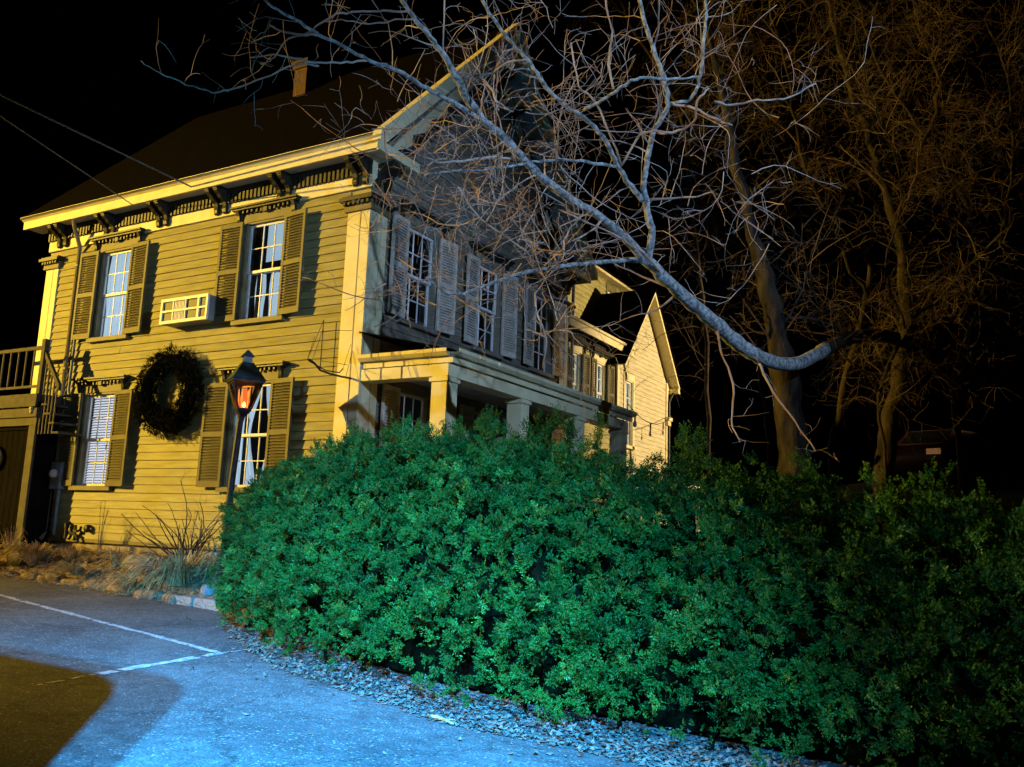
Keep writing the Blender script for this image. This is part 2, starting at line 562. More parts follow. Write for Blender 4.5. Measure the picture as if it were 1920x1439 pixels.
# planting bed that climbs from the asphalt to the foundation
edge = [(-14, -1.2), (-10, -1.15), (-7.4, -1.05), (-5.7, -0.82), (-3.5, -1.12), (-2.2, -1.16), (-1.4, -1.3), (-0.6, -1.75), (0.3, -2.5)]
mb = MB()
rows = 9
for i in range(81):
    t = i / 80 * (len(edge) - 1)
    k = min(int(t), len(edge) - 2)
    e = np.array(edge[k]) * (1 - t + k) + np.array(edge[k + 1]) * (t - k)
    for j in range(rows):
        s = j / (rows - 1)
        y = e[1] * (1 - s) + 0.25 * s
        z = gz(e[0]) * (1 - s) + s * 0.78 + 0.18 * math.sin(s * math.pi) * (0.8 + 0.3 * math.sin(e[0] * 2.3)) - (0.08 if j == 0 else 0)
        mb.v.append((e[0] + R.uniform(-.02, .02), y, z + R.uniform(-0.035, 0.035)))
mb.f = [(i * rows + j, (i + 1) * rows + j, (i + 1) * rows + j + 1, i * rows + j + 1) for i in range(80) for j in range(rows - 1)]
struct(mb.build('planting_bed', M_SOIL, smooth=True))


def bed_z(x, y):
    t = (y + 1.1) / 1.35
    t = min(1, max(0, t))
    return gz(x) * (1 - t) + 0.78 * t + 0.18 * math.sin(t * math.pi)


# ------------------------------------------------------------------ the main house
W, D = 8.84, 7.57
OA = 0.41
OB = 0.43
Z_SID, Z_FR, Z_FB, Z_FT, Z_AP = 0.99, 7.07, 7.525, 7.77, 11.99
XE = -W - OB
house = thing('clapboard_house', 'two storey yellow clapboard house with dark brackets under cream eaves and a covered side porch', 'house', (0, 0, 0))

WA_C = (-6.47, -2.33)          # window centres on the street wall
WW, WH = 0.98, 1.83
ZU, ZL = 5.0, 2.02             # sill tops
OPEN_A = [(c - WW / 2, c + WW / 2, z, z + WH) for c in WA_C for z in (ZU, ZL)]
WB_C = (1.46, 3.84, 6.22)
WBW = 0.92
OPEN_B = [(c - WBW / 2, c + WBW / 2, z, z + 1.75) for c in WB_C for z in (5.02, 2.02)]


def wall_mesh(u0, u1, z0, z1, opens):
    us = sorted({u0, u1} | {o[0] for o in opens} | {o[1] for o in opens})
    zs = sorted({z0, z1} | {o[2] for o in opens} | {o[3] for o in opens})
    mb = MB()
    for a, b in zip(us[:-1], us[1:]):
        for c, d in zip(zs[:-1], zs[1:]):
            if any(o[0] < (a + b) / 2 < o[1] and o[2] < (c + d) / 2 < o[3] for o in opens):
                continue
            mb.quad((a, 0, c), (b, 0, c), (b, 0, d), (a, 0, d))
            mb.quad((b, 0.12, c), (a, 0.12, c), (a, 0.12, d), (b, 0.12, d))
    for o in opens:
        a, b, c, d = o
        for p, q in (((a, c), (b, c)), ((b, c), (b, d)), ((b, d), (a, d)), ((a, d), (a, c))):
            mb.quad((p[0], 0, p[1]), (p[0], 0.12, p[1]), (q[0], 0.12, q[1]), (q[0], 0, q[1]))
    return mb


# unit clapboard: 1 m long, wedge section; scaled along its length
def unit_board(matl, pitch):
    mb = MB()
    h = pitch + 0.02
    mb.prism([(-0.036, 0.0), (0.0, 0.0), (0.0, h), (-0.008, h)], 0.0, 1.0, 0)
    return mb.mesh('clapboard', matl)


def clapboards(wall, me, pitch, u0, u1, z0, z1, opens, lim=None, joint=3.4):
    k = 0
    z = z0
    while z < z1 - 0.03:
        a, b = u0, u1
        if lim:
            a, b = lim(z + pitch * 0.8)
            a, b = max(a, u0), min(b, u1)
        if b - a > 0.1:
            cuts = [(a, b)]
            for o in opens:
                if o[2] - 0.02 < z + pitch * 0.5 < o[3] + 0.02:
                    new = []
                    for p, q in cuts:
                        if o[0] > p and o[1] < q:
                            new += [(p, o[0]), (o[1], q)]
                        else:
                            new.append((p, q))
                    cuts = new
            for p, q in cuts:
                while q - p > joint + 0.8:
                    L = R.uniform(joint * 0.6, joint)
                    board(wall, me, p, p + L - 0.004, z)
                    p += L
                board(wall, me, p, q, z)
        z += pitch
        k += 1


def board(wall, me, p, q, z):
    o = link('clapboard', me, wall, (p, R.uniform(-0.002, 0.002), z + R.uniform(-0.002, 0.002)), 0, (q - p, 1 + R.uniform(-.08, .08), 1))
    return o


PITCH = 0.152
wallA = wall_mesh(-W, 0, Z_SID - 0.02, Z_FB, OPEN_A).build('front_wall', M_SIDING, house)
clapboards(wallA, unit_board(M_SIDING, PITCH), PITCH, -W + 0.4, -0.42, Z_SID, Z_FR, [(a - .1, b + .1, c - .1, d + .22) for a, b, c, d in OPEN_A])
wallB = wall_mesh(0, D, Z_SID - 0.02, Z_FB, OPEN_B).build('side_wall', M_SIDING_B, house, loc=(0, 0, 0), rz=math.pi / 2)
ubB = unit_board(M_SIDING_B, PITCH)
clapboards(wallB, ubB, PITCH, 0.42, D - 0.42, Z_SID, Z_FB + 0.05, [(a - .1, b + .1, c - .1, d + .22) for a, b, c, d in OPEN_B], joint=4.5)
gab = MB()
gab.v = [(0, 0, Z_FB), (D, 0, Z_FB), (D / 2, 0, Z_AP - 0.35), (0, .12, Z_FB), (D, .12, Z_FB), (D / 2, .12, Z_AP - 0.35)]
gab.f = [(0, 1, 2), (5, 4, 3)]
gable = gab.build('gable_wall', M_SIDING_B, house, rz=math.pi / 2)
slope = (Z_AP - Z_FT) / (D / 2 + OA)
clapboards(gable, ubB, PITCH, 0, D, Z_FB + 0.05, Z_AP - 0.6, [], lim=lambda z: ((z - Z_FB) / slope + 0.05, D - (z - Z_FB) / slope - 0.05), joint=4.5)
# back and far walls
mb = MB()
mb.quad((-W, D, 0.5), (-W, 0, 0.5), (-W, 0, Z_FB), (-W, D, Z_FB))
mb.add([(-W, 0, Z_FB), (-W, D, Z_FB), (-W, D / 2, Z_AP - .35)], [(0, 1, 2)])
mb.quad((0, D, 0.5), (-W, D, 0.5), (-W, D, Z_FB), (0, D, Z_FB))
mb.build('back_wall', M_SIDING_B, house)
# dark rooms behind the windows
mb = MB()
mb.quad((-W + .1, 2.6, 0.6), (-.2, 2.6, .6), (-.2, 2.6, 7.4), (-W + .1, 2.6, 7.4))
mb.quad((-2.6, 0.1, 0.6), (-2.6, D - .1, .6), (-2.6, D - .1, 7.4), (-2.6, 0.1, 7.4))
mb.quad((-W + .1, .13, 4.4), (-.13, .13, 4.4), (-.13, D - .1, 4.4), (-W + .1, D - .1, 4.4))
mb.build('inner_wall', M_ROOMDARK, house)
# foundation
mb = MB()
mb.box(-W + .04, -3.02, 0.04, 0.5, 0.1, Z_SID - 0.022)
mb.box(-0.5, -0.04, 0.04, D, 0.0, Z_SID - 0.022)
fnd = mb.build('foundation', M_FOUND, house)
mb = MB()
mb.box(-3.018, -0.06, 0.055, 0.45, 0.1, Z_SID - 0.024)
mor = mb.build('brick_foundation', M_MORTAR, house)
bm_ = MB().box(0, 0.2, 0, 0.1, 0, 0.058).mesh('brick', M_BRICK)
for r in range(6):
    for k in range(9):
        x = -3.01 + k * 0.212 + (0.1 if r % 2 else 0)
        link('brick', bm_, mor, (x, 0.035 + R.uniform(-.004, .004), 0.905 - 0.07 * r), 0)
# skirt board
MB().box(-W, 0, -0.045, 0.02, Z_SID - 0.05, Z_SID + 0.015).build('skirt_board', M_OLIVE, house)

# pilasters at the corners with capitals
def pilaster(x0, x1, y_face, axis_rz, loc, z0, zc):
    mb = MB()
    w = x1 - x0
    mb.box(x0, x0 + w * 0.56, -0.055, 0.01, z0, zc)
    mb.box(x0 + w * 0.62, x1, -0.055, 0.01, z0, zc)
    mb.box(x0 + 0.02, x1 - 0.004, -0.03, 0.008, z0, zc)
    p = mb.build('pilaster', M_TRIM, house, loc=loc, rz=axis_rz)
    mb = MB()
    mb.box(x0 - .05, x1 + .05, -0.10, 0.012, zc, zc + .16)
    mb.build('necking', M_OLIVE, p)
    mb = MB()
    mb.box(x0 - .11, x1 + .11, -0.19, 0.011, zc + .162, zc + .225)
    mb.box(x0 - .08, x1 + .08, -0.15, 0.012, zc + .226, zc + .26)
    for k in range(6):
        a = x0 - .04 + k * (w + .06) / 5.4
        mb.box(a, a + .045, -0.155, -0.1005, zc + .10, zc + .1615)
    mb.build('capital', M_DARK, p)
    return p


pilaster(-0.42, 0.055, 0, 0, (0, 0, 0), Z_SID - .03, 6.66)
pilaster(-W, -W + 0.42, 0, 0, (0, 0, 0), Z_SID - .03, 6.66)
pilaster(0.0, 0.42, 0, math.pi / 2, (0, 0, 0), Z_SID - .03, 6.66)
pilaster(D - 0.42, D, 0, math.pi / 2, (0, 0, 0), Z_SID - .03, 6.66)

# ---- windows
CACHE = {}


def cached(key, fn):
    if key not in CACHE:
        CACHE[key] = fn()
    return CACHE[key]


def shutter_mesh(w, h, matl):
    mb = MB()
    t = 0.042
    mb.box(0, 0.055, -t, 0, 0, h)
    mb.box(w - 0.055, w, -t, 0, 0, h)
    for a, b in ((0, 0.10), (h * 0.5 - 0.04, h * 0.5 + 0.04), (h - 0.08, h)):
        mb.box(0.0552, w - 0.0552, -t + .001, -.001, a, b)
    for a, b in ((0.10, h * .5 - .04), (h * .5 + .04, h - .08)):
        nl = int((b - a) / 0.05)
        for k in range(nl):
            z = a + (k + 0.5) * (b - a) / nl
            mb.quad((0.05, -t + .002, z - .025), (w - 0.05, -t + .002, z - .025), (w - 0.05, -.006, z + .028), (0.05, -.006, z + .028))
            mb.quad((0.05, -t + .002, z - .025), (w - 0.05, -t + .002, z - .025), (w - 0.05, -t + .002, z - .017), (0.05, -t + .002, z - .017))
    return mb.mesh('shutter', matl)


def sash_mesh(w, h, y, cols, rows_):
    mb = MB()
    t = 0.045
    mb.box(-w / 2, -w / 2 + t, y, y + .035, 0, h)
    mb.box(w / 2 - t, w / 2, y, y + .035, 0, h)
    mb.box(-w / 2 + t + .0005, w / 2 - t - .0005, y + .001, y + .034, 0, t * 1.1)
    mb.box(-w / 2 + t + .0005, w / 2 - t - .0005, y + .001, y + .034, h - t, h)
    iw, ih = w - 2 * t, h - 2.1 * t
    for c in range(1, cols):
        x = -iw / 2 + iw * c / cols
        mb.box(x - .009, x + .009, y + .008, y + .028, t * 1.1 + .0005, h - t - .0005)
    for r in range(1, rows_):
        z = 1.1 * t + ih * r / rows_
        mb.box(-iw / 2 + .0005, iw / 2 - .0005, y + .0075, y + .0285, z - .009, z + .009)
    return mb.mesh('sash', M_WHITE)


def curtain_mesh(x0, x1, z0, z1, y, seed, amp=.022, waist=0):
    rr = random.Random(seed)
    n = max(8, int((x1 - x0) * 60))
    mb = MB()
    f = rr.uniform(60, 80)
    for j in range(9):
        s = j / 8
        sh = 1 - waist * math.sin(s * math.pi) ** 2
        for i in range(n + 1):
            x = x0 + (x1 - x0) * i / n * sh
            mb.v.append((x, y + amp * math.sin(f * (x - x0) / sh + 1.2 * math.sin(7 * s)), z0 + (z1 - z0) * s))
    mb.f = [(j * (n + 1) + i, j * (n + 1) + i + 1, (j + 1) * (n + 1) + i + 1, (j + 1) * (n + 1) + i) for j in range(8) for i in range(n)]
    return mb.mesh('curtain', M_CURTAIN, True)


def window(parent, loc, rz, w, h, interior, matc, mats, sw=0.56, hood=True, shutters=(1, 1), cols=3, swing=(0, 0), rows_=2):
    """opening w x h, sill top at loc; local x to the right seen from outside, -y outwards"""
    def casing():
        mb = MB()
        mb.box(-w / 2 - .10, -w / 2, -.045, .02, -.02, h + .02)
        mb.box(w / 2, w / 2 + .10, -.045, .02, -.02, h + .02)
        mb.box(-w / 2 - .10, w / 2 + .10, -.046, .021, h + .0205, h + .20)
        mb.box(-w / 2, -w / 2 + .018, -.03, .115, 0, h)
        mb.box(w / 2 - .018, w / 2, -.03, .115, 0, h)
        mb.box(-w / 2 + .0185, w / 2 - .0185, -.029, .114, h - .018, h + .018)
        return mb.mesh('window', matc)
    key = (w, h, matc.name)
    wn_ = link('window', cached(('cas',) + key, casing), parent, loc, rz)
    link('sill', cached(('sill',) + key, lambda: MB().box(-w / 2 - .13, w / 2 + .13, -.11, .118, -.085, -.001).mesh('sill', matc)), wn_)
    if hood:
        def hood_m():
            mb = MB()
            hw = w / 2 + .33
            mb.box(-hw, hw, -.20, .0, h + .275, h + .31)
            mb.box(-hw + .03, hw - .03, -.165, .001, h + .2405, h + .2745)
            mb.box(-hw + .08, hw - .08, -.075, .0015, h + .205, h + .24)
            for k in (-1, 1):
                x = k * (w / 2 + .19)
                mb.prism([(-.155, h + .239), (-.05, h + .239), (-.05, h + .06), (-.075, h + .03), (-.10, h + .08), (-.115, h + .15)], x - .035, x + .035, 0)
            for k in range(11):
                x = -w / 2 - .06 + k * (w + .12) / 10
                if k in (3, 4, 6, 7):
                    mb.box(x - .02, x + .02, -.11, -.0765, h + .17, h + .2395)
                elif k in (5,):
                    mb.box(x - .05, x + .05, -.125, -.0765, h + .15, h + .2392)
                else:
                    mb.box(x - .018, x + .018, -.125, -.0765, h + .185, h + .2394)
            return mb.mesh('hood', M_DARK)
        link('hood', cached(('hood',) + key, hood_m), wn_)
    iw = w - .036
    hh = (h - .02) / 2
    su = cached(('su', iw, hh, cols, rows_), lambda: sash_mesh(iw, hh + .02, .03, cols, rows_))
    s1 = link('sash', su, wn_, (0, 0, h - .018 - hh - .02))
    s2 = link('sash', su, wn_, (0, .037, 0.0))
    pw, ph = (iw - .09) / cols, (hh + .02 - .0945) / rows_
    pm = cached(('pane', pw, ph), lambda: MB().quad((0, 0, 0), (pw, 0, 0), (pw, 0, ph), (0, 0, ph)).mesh('pane', M_GLASS))
    for dz, dy in ((h - .018 - hh - .02, .048), (0, .085)):
        for c in range(cols):
            for r in range(rows_):
                link('pane', pm, wn_, (-iw / 2 + .045 + c * pw, dy, dz + .0495 + r * ph))
    if interior == 'curtain':
        link('curtain', curtain_mesh(-w / 2 - .05, w / 2 + .05, -.03, h + .02, .19, 3), wn_)
    elif interior == 'sheers':
        link('curtain', curtain_mesh(-w / 2 - .05, -0.02, -.03, h + .02, .20, 5, waist=.35), wn_)
        link('curtain', curtain_mesh(w / 2 + .05, 0.06, -.03, h + .02, .20, 6, waist=.35), wn_)
    elif interior == 'reflection_panel':
        mb = MB()
        mb.box(-w * .20, w / 2 + .03, .20, .206, h * .62, h + .02)  # glowing panel stands for the blue reflection in the upper panes
        link('reflection_panel', mb.mesh('reflection_panel', M_CURTAIN), wn_)
        link('curtain', curtain_mesh(-w * .42, -w * .17, -.03, h * .5, .22, 8, .015), wn_)
        link('curtain', curtain_mesh(-w * .06, w * .30, -.03, h * .5, .22, 9, .015), wn_)
    elif interior == 'blinds':
        mb = MB()
        nsl = 34
        for k in range(nsl):
            z = .02 + (h - .03) * k / nsl
            mb.quad((-w / 2 - .03, .165, z), (w / 2 + .03, .165, z), (w / 2 + .03, .195, z + .042), (-w / 2 - .03, .195, z + .042))
        link('blinds', mb.mesh('blinds', M_BLIND), wn_)
    elif interior == 'gap':
        link('curtain', curtain_mesh(-w / 2 - .05, -w * .22, -.03, h + .02, .20, 12), wn_)
    if mats:
        sm = cached(('sh', sw, h, mats.name), lambda: shutter_mesh(sw, h + .02, mats))
        for s, on in zip((-1, 1), shutters):
            if not on:
                continue
            a = swing[0] if s < 0 else swing[1]
            if s < 0:
                o = link('shutter', sm, wn_, (-w / 2 - .03 - sw * math.cos(a), -.05 - sw * math.sin(a) * 1.0 - .035, -.005))
                o.rotation_euler = (0, 0, a)
            else:
                o = link('shutter', sm, wn_, (w / 2 + .03, -.085, -.005))
                o.rotation_euler = (0, 0, -a)
    return wn_


for (cx, z, itr, sg) in ((WA_C[0], ZU, 'curtain', (.04, .06)), (WA_C[1], ZU, 'reflection_panel', (.03, .12)), (WA_C[0], ZL, 'blinds', (.05, .08)), (WA_C[1], ZL, 'sheers', (.04, .10))):
    window(house, (cx, 0, z), 0, WW, WH, itr, M_OLIVE, M_SHUT, swing=sg)
for i, cy in enumerate(WB_C):
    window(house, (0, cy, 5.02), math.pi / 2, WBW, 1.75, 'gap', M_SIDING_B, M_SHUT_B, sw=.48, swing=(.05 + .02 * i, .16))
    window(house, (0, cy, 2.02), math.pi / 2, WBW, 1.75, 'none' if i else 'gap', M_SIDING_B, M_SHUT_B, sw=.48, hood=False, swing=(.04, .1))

# ---- eaves of the street wall
mb = MB()
mb.box(XE, OB, -OA - .02, -OA + .02, Z_FB, Z_FB + .17)                     # fascia board
mb.prism([(-OA - .02, Z_FB + .1702), (-OA + .02, Z_FB + .1702), (-OA + .02, Z_FT), (-OA - .105, Z_FT), (-OA - .10, Z_FT - .025), (-OA - .06, Z_FT - .045)], XE - .03, OB + .035, 0)
ev = mb.build('eave', M_TRIM, house)
MB().box(XE, OB, -OA + .0205, 0.0, Z_FB + .04, Z_FB + .06).build('soffit', M_SOFFIT, ev)
MB().box(-W, 0.058, -.06, -.002, Z_FR, Z_FB + .039).build('frieze', M_TRIM, ev)
mb = MB()
mb.box(-W, 0.06, -.135, -.0605, Z_FB - .055, Z_FB + .0395)
x = -W + .02
while x < 0.02:
    mb.box(x, x + .05, -.115, -.0606, Z_FB - .235, Z_FB - .0555)
    x += .098
mb.build('dentil_band', M_DARK, ev)
PROF = [(-.37, Z_FB + .039), (-.061, Z_FB + .039), (-.061, 7.13), (-.085, 7.10), (-.12, 7.13), (-.135, 7.19), (-.12, 7.25), (-.145, 7.31), (-.19, 7.35), (-.25, 7.37), (-.29, 7.42), (-.33, 7.43), (-.37, 7.47)]
bk = MB().prism(PROF, -.045, .045, 0)
bk.box(-.055, .055, -.39, -.05, Z_FB - .03, Z_FB + .0385)
bk_me = bk.mesh('bracket', M_DARK)
for xc in (-8.32, -6.75, -5.13, -3.5, -1.9, -0.16):
    for dx in (-.11, .11):
        link('bracket', bk_me, ev, (xc + dx, 0, 0))

# ---- gable rakes (side wall), soffits, returns and brackets
mb = MB()
th = math.atan(slope)
def rake(y_e, z_e, y_a, z_a, drop0, drop1, x0, x1):
    mb.prism([(y_e, z_e - drop0), (y_a, z_a - drop0), (y_a, z_a - drop1), (y_e, z_e - drop1)], x0, x1, 0)
rake(-OA, Z_FT, D / 2, Z_AP, .045, .27, OB - .03, OB + .015)
rake(D + OA, Z_FT, D / 2, Z_AP, .045, .27, OB - .03, OB + .0148)
rake(-OA - .12, Z_FT - .12, D / 2, Z_AP, -.115, .04, OB - .028, OB + .15)
rake(D + OA + .12, Z_FT - .12, D / 2, Z_AP, -.1148, .0398, OB - .0278, OB + .1498)
rk = mb.build('rake', M_TRIM, house)
mb = MB()
rake(-OA + .03, Z_FT + .03, D / 2, Z_AP, .26, .29, .0, OB - .031)
rake(D + OA - .03, Z_FT + .03, D / 2, Z_AP, .26, .29, .0, OB - .0312)
mb.build('rake_soffit', M_SOFFIT, rk)
mb = MB()
rake(.0, Z_FB - .02, D / 2, Z_AP - .42, .0, .32, .028, .055)
rake(D, Z_FB - .02, D / 2, Z_AP - .42, .0, .32, .028, .0548)
mb.build('rake_frieze', M_TRIM, rk)
mb = MB()
mb.box(-.3, OB, D + OA - .02, D + OA + .02, Z_FB, Z_FT)
mb.box(-W, -.3, D + OA - .02, D + OA + .02, Z_FB, Z_FT - .01)
mb.box(-W, OB - .01, D, D + OA - .0205, Z_FB + .03, Z_FB + .05)
mb.build('far_eave', M_TRIM, rk)
for ya, yb in ((-OA + .02, .75), (D - .75, D + OA - .021)):
    mb = MB()
    mb.box(OB - .04, OB - .0005, ya, yb, Z_FB + .001, Z_FB + .17)
    mb.box(.056, OB - .0395, ya, yb - .02, Z_FB + .0, Z_FB + .02)
    mb.build('eave_return', M_TRIM, rk)
bkr = MB().prism([(.06, -.02), (.40, -.02), (.40, -.10), (.30, -.14), (.22, -.15), (.15, -.22), (.13, -.32), (.10, -.42), (.06, -.40)], -.05, .05, 1).mesh('bracket', M_DARK)
for k in range(1, 8):
    for s in (-1, 1):
        dy = k * .52
        z = Z_FB + dy * slope - .12
        if z < Z_AP - .9:
            link('bracket', bkr, rk, (0, D / 2 + s * (D / 2 - dy), z))
for yy in (.12, .34, D - .34, D - .12):
    link('bracket', bkr, rk, (0, yy, Z_FB))

# ---- roof and chimney
mb = MB()
for s in (-1, 1):
    ye = D / 2 + s * (D / 2 + OA + .12)
    mb.prism([(ye, Z_FT - .03), (D / 2, Z_AP + .09), (D / 2, Z_AP + .001), (ye, Z_FT - .115 + .09)], XE - .03, OB - .03, 0)
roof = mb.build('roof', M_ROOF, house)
zc = 10.2
mb = MB()
mb.box(-.19, .19, -.22, .22, 0, 1.55)
mb.box(-.23, .23, -.26, .26, 1.3, 1.42)
mb.box(-.25, .25, -.28, .28, 1.421, 1.5)
mb.build('chimney', M_CHIM, roof, loc=(-4.95, 3.3, 10.75))

# ---- downspout on the street wall
mb = MB()
pts = [(-7.6, -.36, 7.52), (-7.6, -.34, 7.40), (-7.66, -.12, 7.02), (-7.7, -.09, 6.9), (-7.7, -.09, 2.9), (-7.7, -.09, 1.1), (-7.66, -.2, .95)]
mb.tube(pts, .042, 8)
for z in (6.6, 4.4, 3.1):
    mb.box(-7.76, -7.64, -.137, -.02, z, z + .03)
mb.build('downspout', M_PIPE, house)

# ---- porch along the side wall
PX, PZ = 1.85, 4.157
PY0, PY1 = 0.0, 7.29
# posts
for i, yc in enumerate((0.11, 2.45, 4.80, 7.06)):
    mb = MB()
    mb.box(1.47, 1.75, yc - .15, yc + .15, 1.18, 3.74)
    mb.box(1.44, 1.78, yc - .18, yc + .18, 1.18, 1.42)
    mb.box(1.44, 1.78, yc - .18, yc + .18, 3.66, 3.72)
    mb.build('porch_post', M_TRIM, house)
mb = MB()
mb.box(1.45, 1.765, PY0 - .04, PY1 - .04, 3.742, 3.93)
mb.box(0.03, 1.449, PY0 - .039, PY0 + .26, 3.744, 3.928)
bmn = mb.build('porch_beam', M_TRIM, house)
mb = MB()
mb.prism([(0.03, 4.56), (PX - .02, 4.145), (PX - .02, 4.12), (0.03, 4.535)], PY0 - .10, PY1 + .05, 1)
prf = mb.build('porch_roof', M_ROOF, house)
MB().quad((0.03, PY0, 3.95), (PX - .1, PY0, 3.95), (PX - .1, PY1, 3.95), (0.03, PY1, 3.95)).build('porch_ceiling', M_SOFFIT, prf)
# box gutter made of lengths with joints
def gutter_len(a0, a1, axis):
    mb = MB()
    if axis == 1:
        mb.prism([(PX - .02, 4.05), (PX + .05, 4.05), (PX + .10, 4.10), (PX + .10, 4.155), (PX + .088, 4.155), (PX + .085, 4.11), (PX - .02, 4.10)], a0, a1, 1)
    else:
        mb.prism([(PY0 - .02, 4.05), (PY0 - .09, 4.05), (PY0 - .14, 4.10), (PY0 - .14, 4.155), (PY0 - .128, 4.155), (PY0 - .125, 4.11), (PY0 - .02, 4.10)], a0, a1, 0)
    return mb.build('gutter', M_TRIM, house)
y = PY0 - .02
while y < PY1 - .05:
    gutter_len(y, min(y + .585, PY1 + .05), 1)
    y += .60
x = 0.06
while x < PX - .1:
    gutter_len(x, min(x + .42, PX + .1), 0)
    x += .432
mb = MB()
mb.box(PX - .07, PX - .021, PY0 - .02, PY1 + .04, 3.95, 4.11)
mb.box(0.03, PX - .0705, PY0 - .0205, PY0 + .02, 3.95, 4.11)
mb.build('porch_fascia', M_TRIM, house)
MB().box(0.03, 1.8, PY0 - .1, PY1, 1.05, 1.18).build('porch_floor', M_WOOD, house)
for (a, b) in ((0.28, 2.28), (2.62, 4.63), (4.97, 6.89)):
    mb = MB()
    mb.box(1.57, 1.65, a, b, 2.02, 2.08)
    mb.box(1.58, 1.64, a, b, 1.30, 1.35)
    yy = a + .06
    while yy < b:
        mb.box(1.595, 1.625, yy, yy + .03, 1.351, 2.019)
        yy += .12
    mb.build('porch_railing', M_WHITE, house)

# ------------------------------------------------------------------ rear wing with its own bracketed eave
def joined_siding(u0, u1, z0, z1, pitch, opens, lim=None):
    mb = MB()
    z = z0
    while z < z1 - .02:
        a, b = (u0, u1) if not lim else lim(z + pitch * .8)
        cuts = [(max(a, u0), min(b, u1))]
        for o in opens:
            if o[2] < z + pitch * .5 < o[3]:
                cuts = [c for p, q in cuts for c in (((p, o[0]), (o[1], q)) if (o[0] > p and o[1] < q) else ((p, q),))]
        for p, q in cuts:
            if q - p > .02:
                mb.prism([(-.026, z), (0, z), (0, z + pitch + .02), (-.007, z + pitch + .02)], p, q, 0)
        z += pitch
    return mb


wing = thing('rear_wing', 'lower clapboard wing between house and gabled block with dark brackets under its eave', 'house wing', (-0.25, 0, 0))
WG0, WG1 = D + .02, 10.9
opn = [(8.15, 8.85, 4.35, 5.95), (9.75, 10.45, 4.35, 5.95)]
ww = wall_mesh(WG0, WG1, .6, 6.5, opn).build('wall', M_SIDING, wing, rz=math.pi / 2)
s_ = joined_siding(WG0, WG1, .95, 6.2, PITCH, [(a - .1, b + .1, c - .1, d + .2) for a, b, c, d in opn]).build('siding', M_SIDING, ww)
s_['kind'] = 'stuff'
for a, b, c, d in opn:
    window(wing, (0, (a + b) / 2, c), math.pi / 2, b - a, d - c, 'curtain', M_TRIM, M_SHUT, sw=.36, cols=2, swing=(.05, .1))
mb = MB()
mb.box(.29, .33, WG0, WG1 + .9, 6.42, 6.66)
mb.box(.33, .38, WG0, WG1 + .9, 6.60, 6.665)
wev = mb.build('eave', M_TRIM, wing)
MB().box(.0, .289, WG0, WG1, 6.46, 6.48).build('soffit', M_SOFFIT, wev)
MB().box(.012, .05, WG0, WG1, 6.12, 6.459).build('frieze', M_TRIM, wev)
mb = MB()
mb.box(.051, .11, WG0, WG1, 6.40, 6.458)
yy = WG0
while yy < WG1:
    mb.box(.051, .095, yy, yy + .05, 6.25, 6.399)
    yy += .10
mb.build('dentil_band', M_DARK, wev)
bkw = MB().prism([(.05, 6.459), (.27, 6.459), (.27, 6.40), (.17, 6.34), (.12, 6.22), (.10, 6.12), (.05, 6.12)], -.045, .045, 1).mesh('bracket', M_DARK)
for yy in (7.9, 8.12, 9.2, 9.42, 10.45, 10.67):
    link('bracket', bkw, wev, (0, yy, 0))
mb = MB()
mb.prism([(.37, 6.668), (-1.3, 7.55), (-1.3, 7.47), (.37, 6.60 + .067)], WG0, WG1 + 1.2, 1)
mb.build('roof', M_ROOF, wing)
mb = MB()
mb.tube([(.12, WG0 + .6, 4.2), (.12, WG0 + .6, 7.9)], .04, 8)
mb.build('vent_pipe', M_GREY, wing)

# tall block behind the wing
blk = thing('rear_block', 'tall tan clapboard wall with one small window rising behind the lower wing roof', 'building', (-1.5, 0, 0))
opn = [(13.42, 14.02, 7.95, 9.0)]
bw = wall_mesh(8.0, 17.0, .6, 9.35, opn).build('wall', M_SIDING, blk, rz=math.pi / 2)
s_ = joined_siding(8.0, 17.0, 6.8, 9.3, PITCH, [(a - .1, b + .1, c - .1, d + .2) for a, b, c, d in opn]).build('siding', M_SIDING, bw)
s_['kind'] = 'stuff'
window(blk, (0, 13.72, 7.95), math.pi / 2, .6, 1.05, 'gap', M_OLIVE, None, hood=False, cols=2)
mb = MB()
mb.prism([(.28, 9.33), (.28, 9.45), (-3.2, 10.7), (-6.5, 9.45), (-6.5, 9.33)], 7.8, 17.2, 1)
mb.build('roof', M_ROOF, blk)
mb = MB()
mb.box(.02, .3, 8.0, 17.0, 9.25, 9.329)
mb.build('cornice', M_TRIM, blk)
mb = MB()
mb.quad((-6.2, 17, .6), (0, 17, .6), (0, 17, 9.33), (-6.2, 17, 9.33))
mb.quad((-6.2, 8, .6), (0, 8, .6), (0, 8, 9.33), (-6.2, 8, 9.33))
mb.quad((-6.2, 8, .6), (-6.2, 17, .6), (-6.2, 17, 9.33), (-6.2, 8, 9.33))
mb.build('side_wall', M_SIDING, blk)

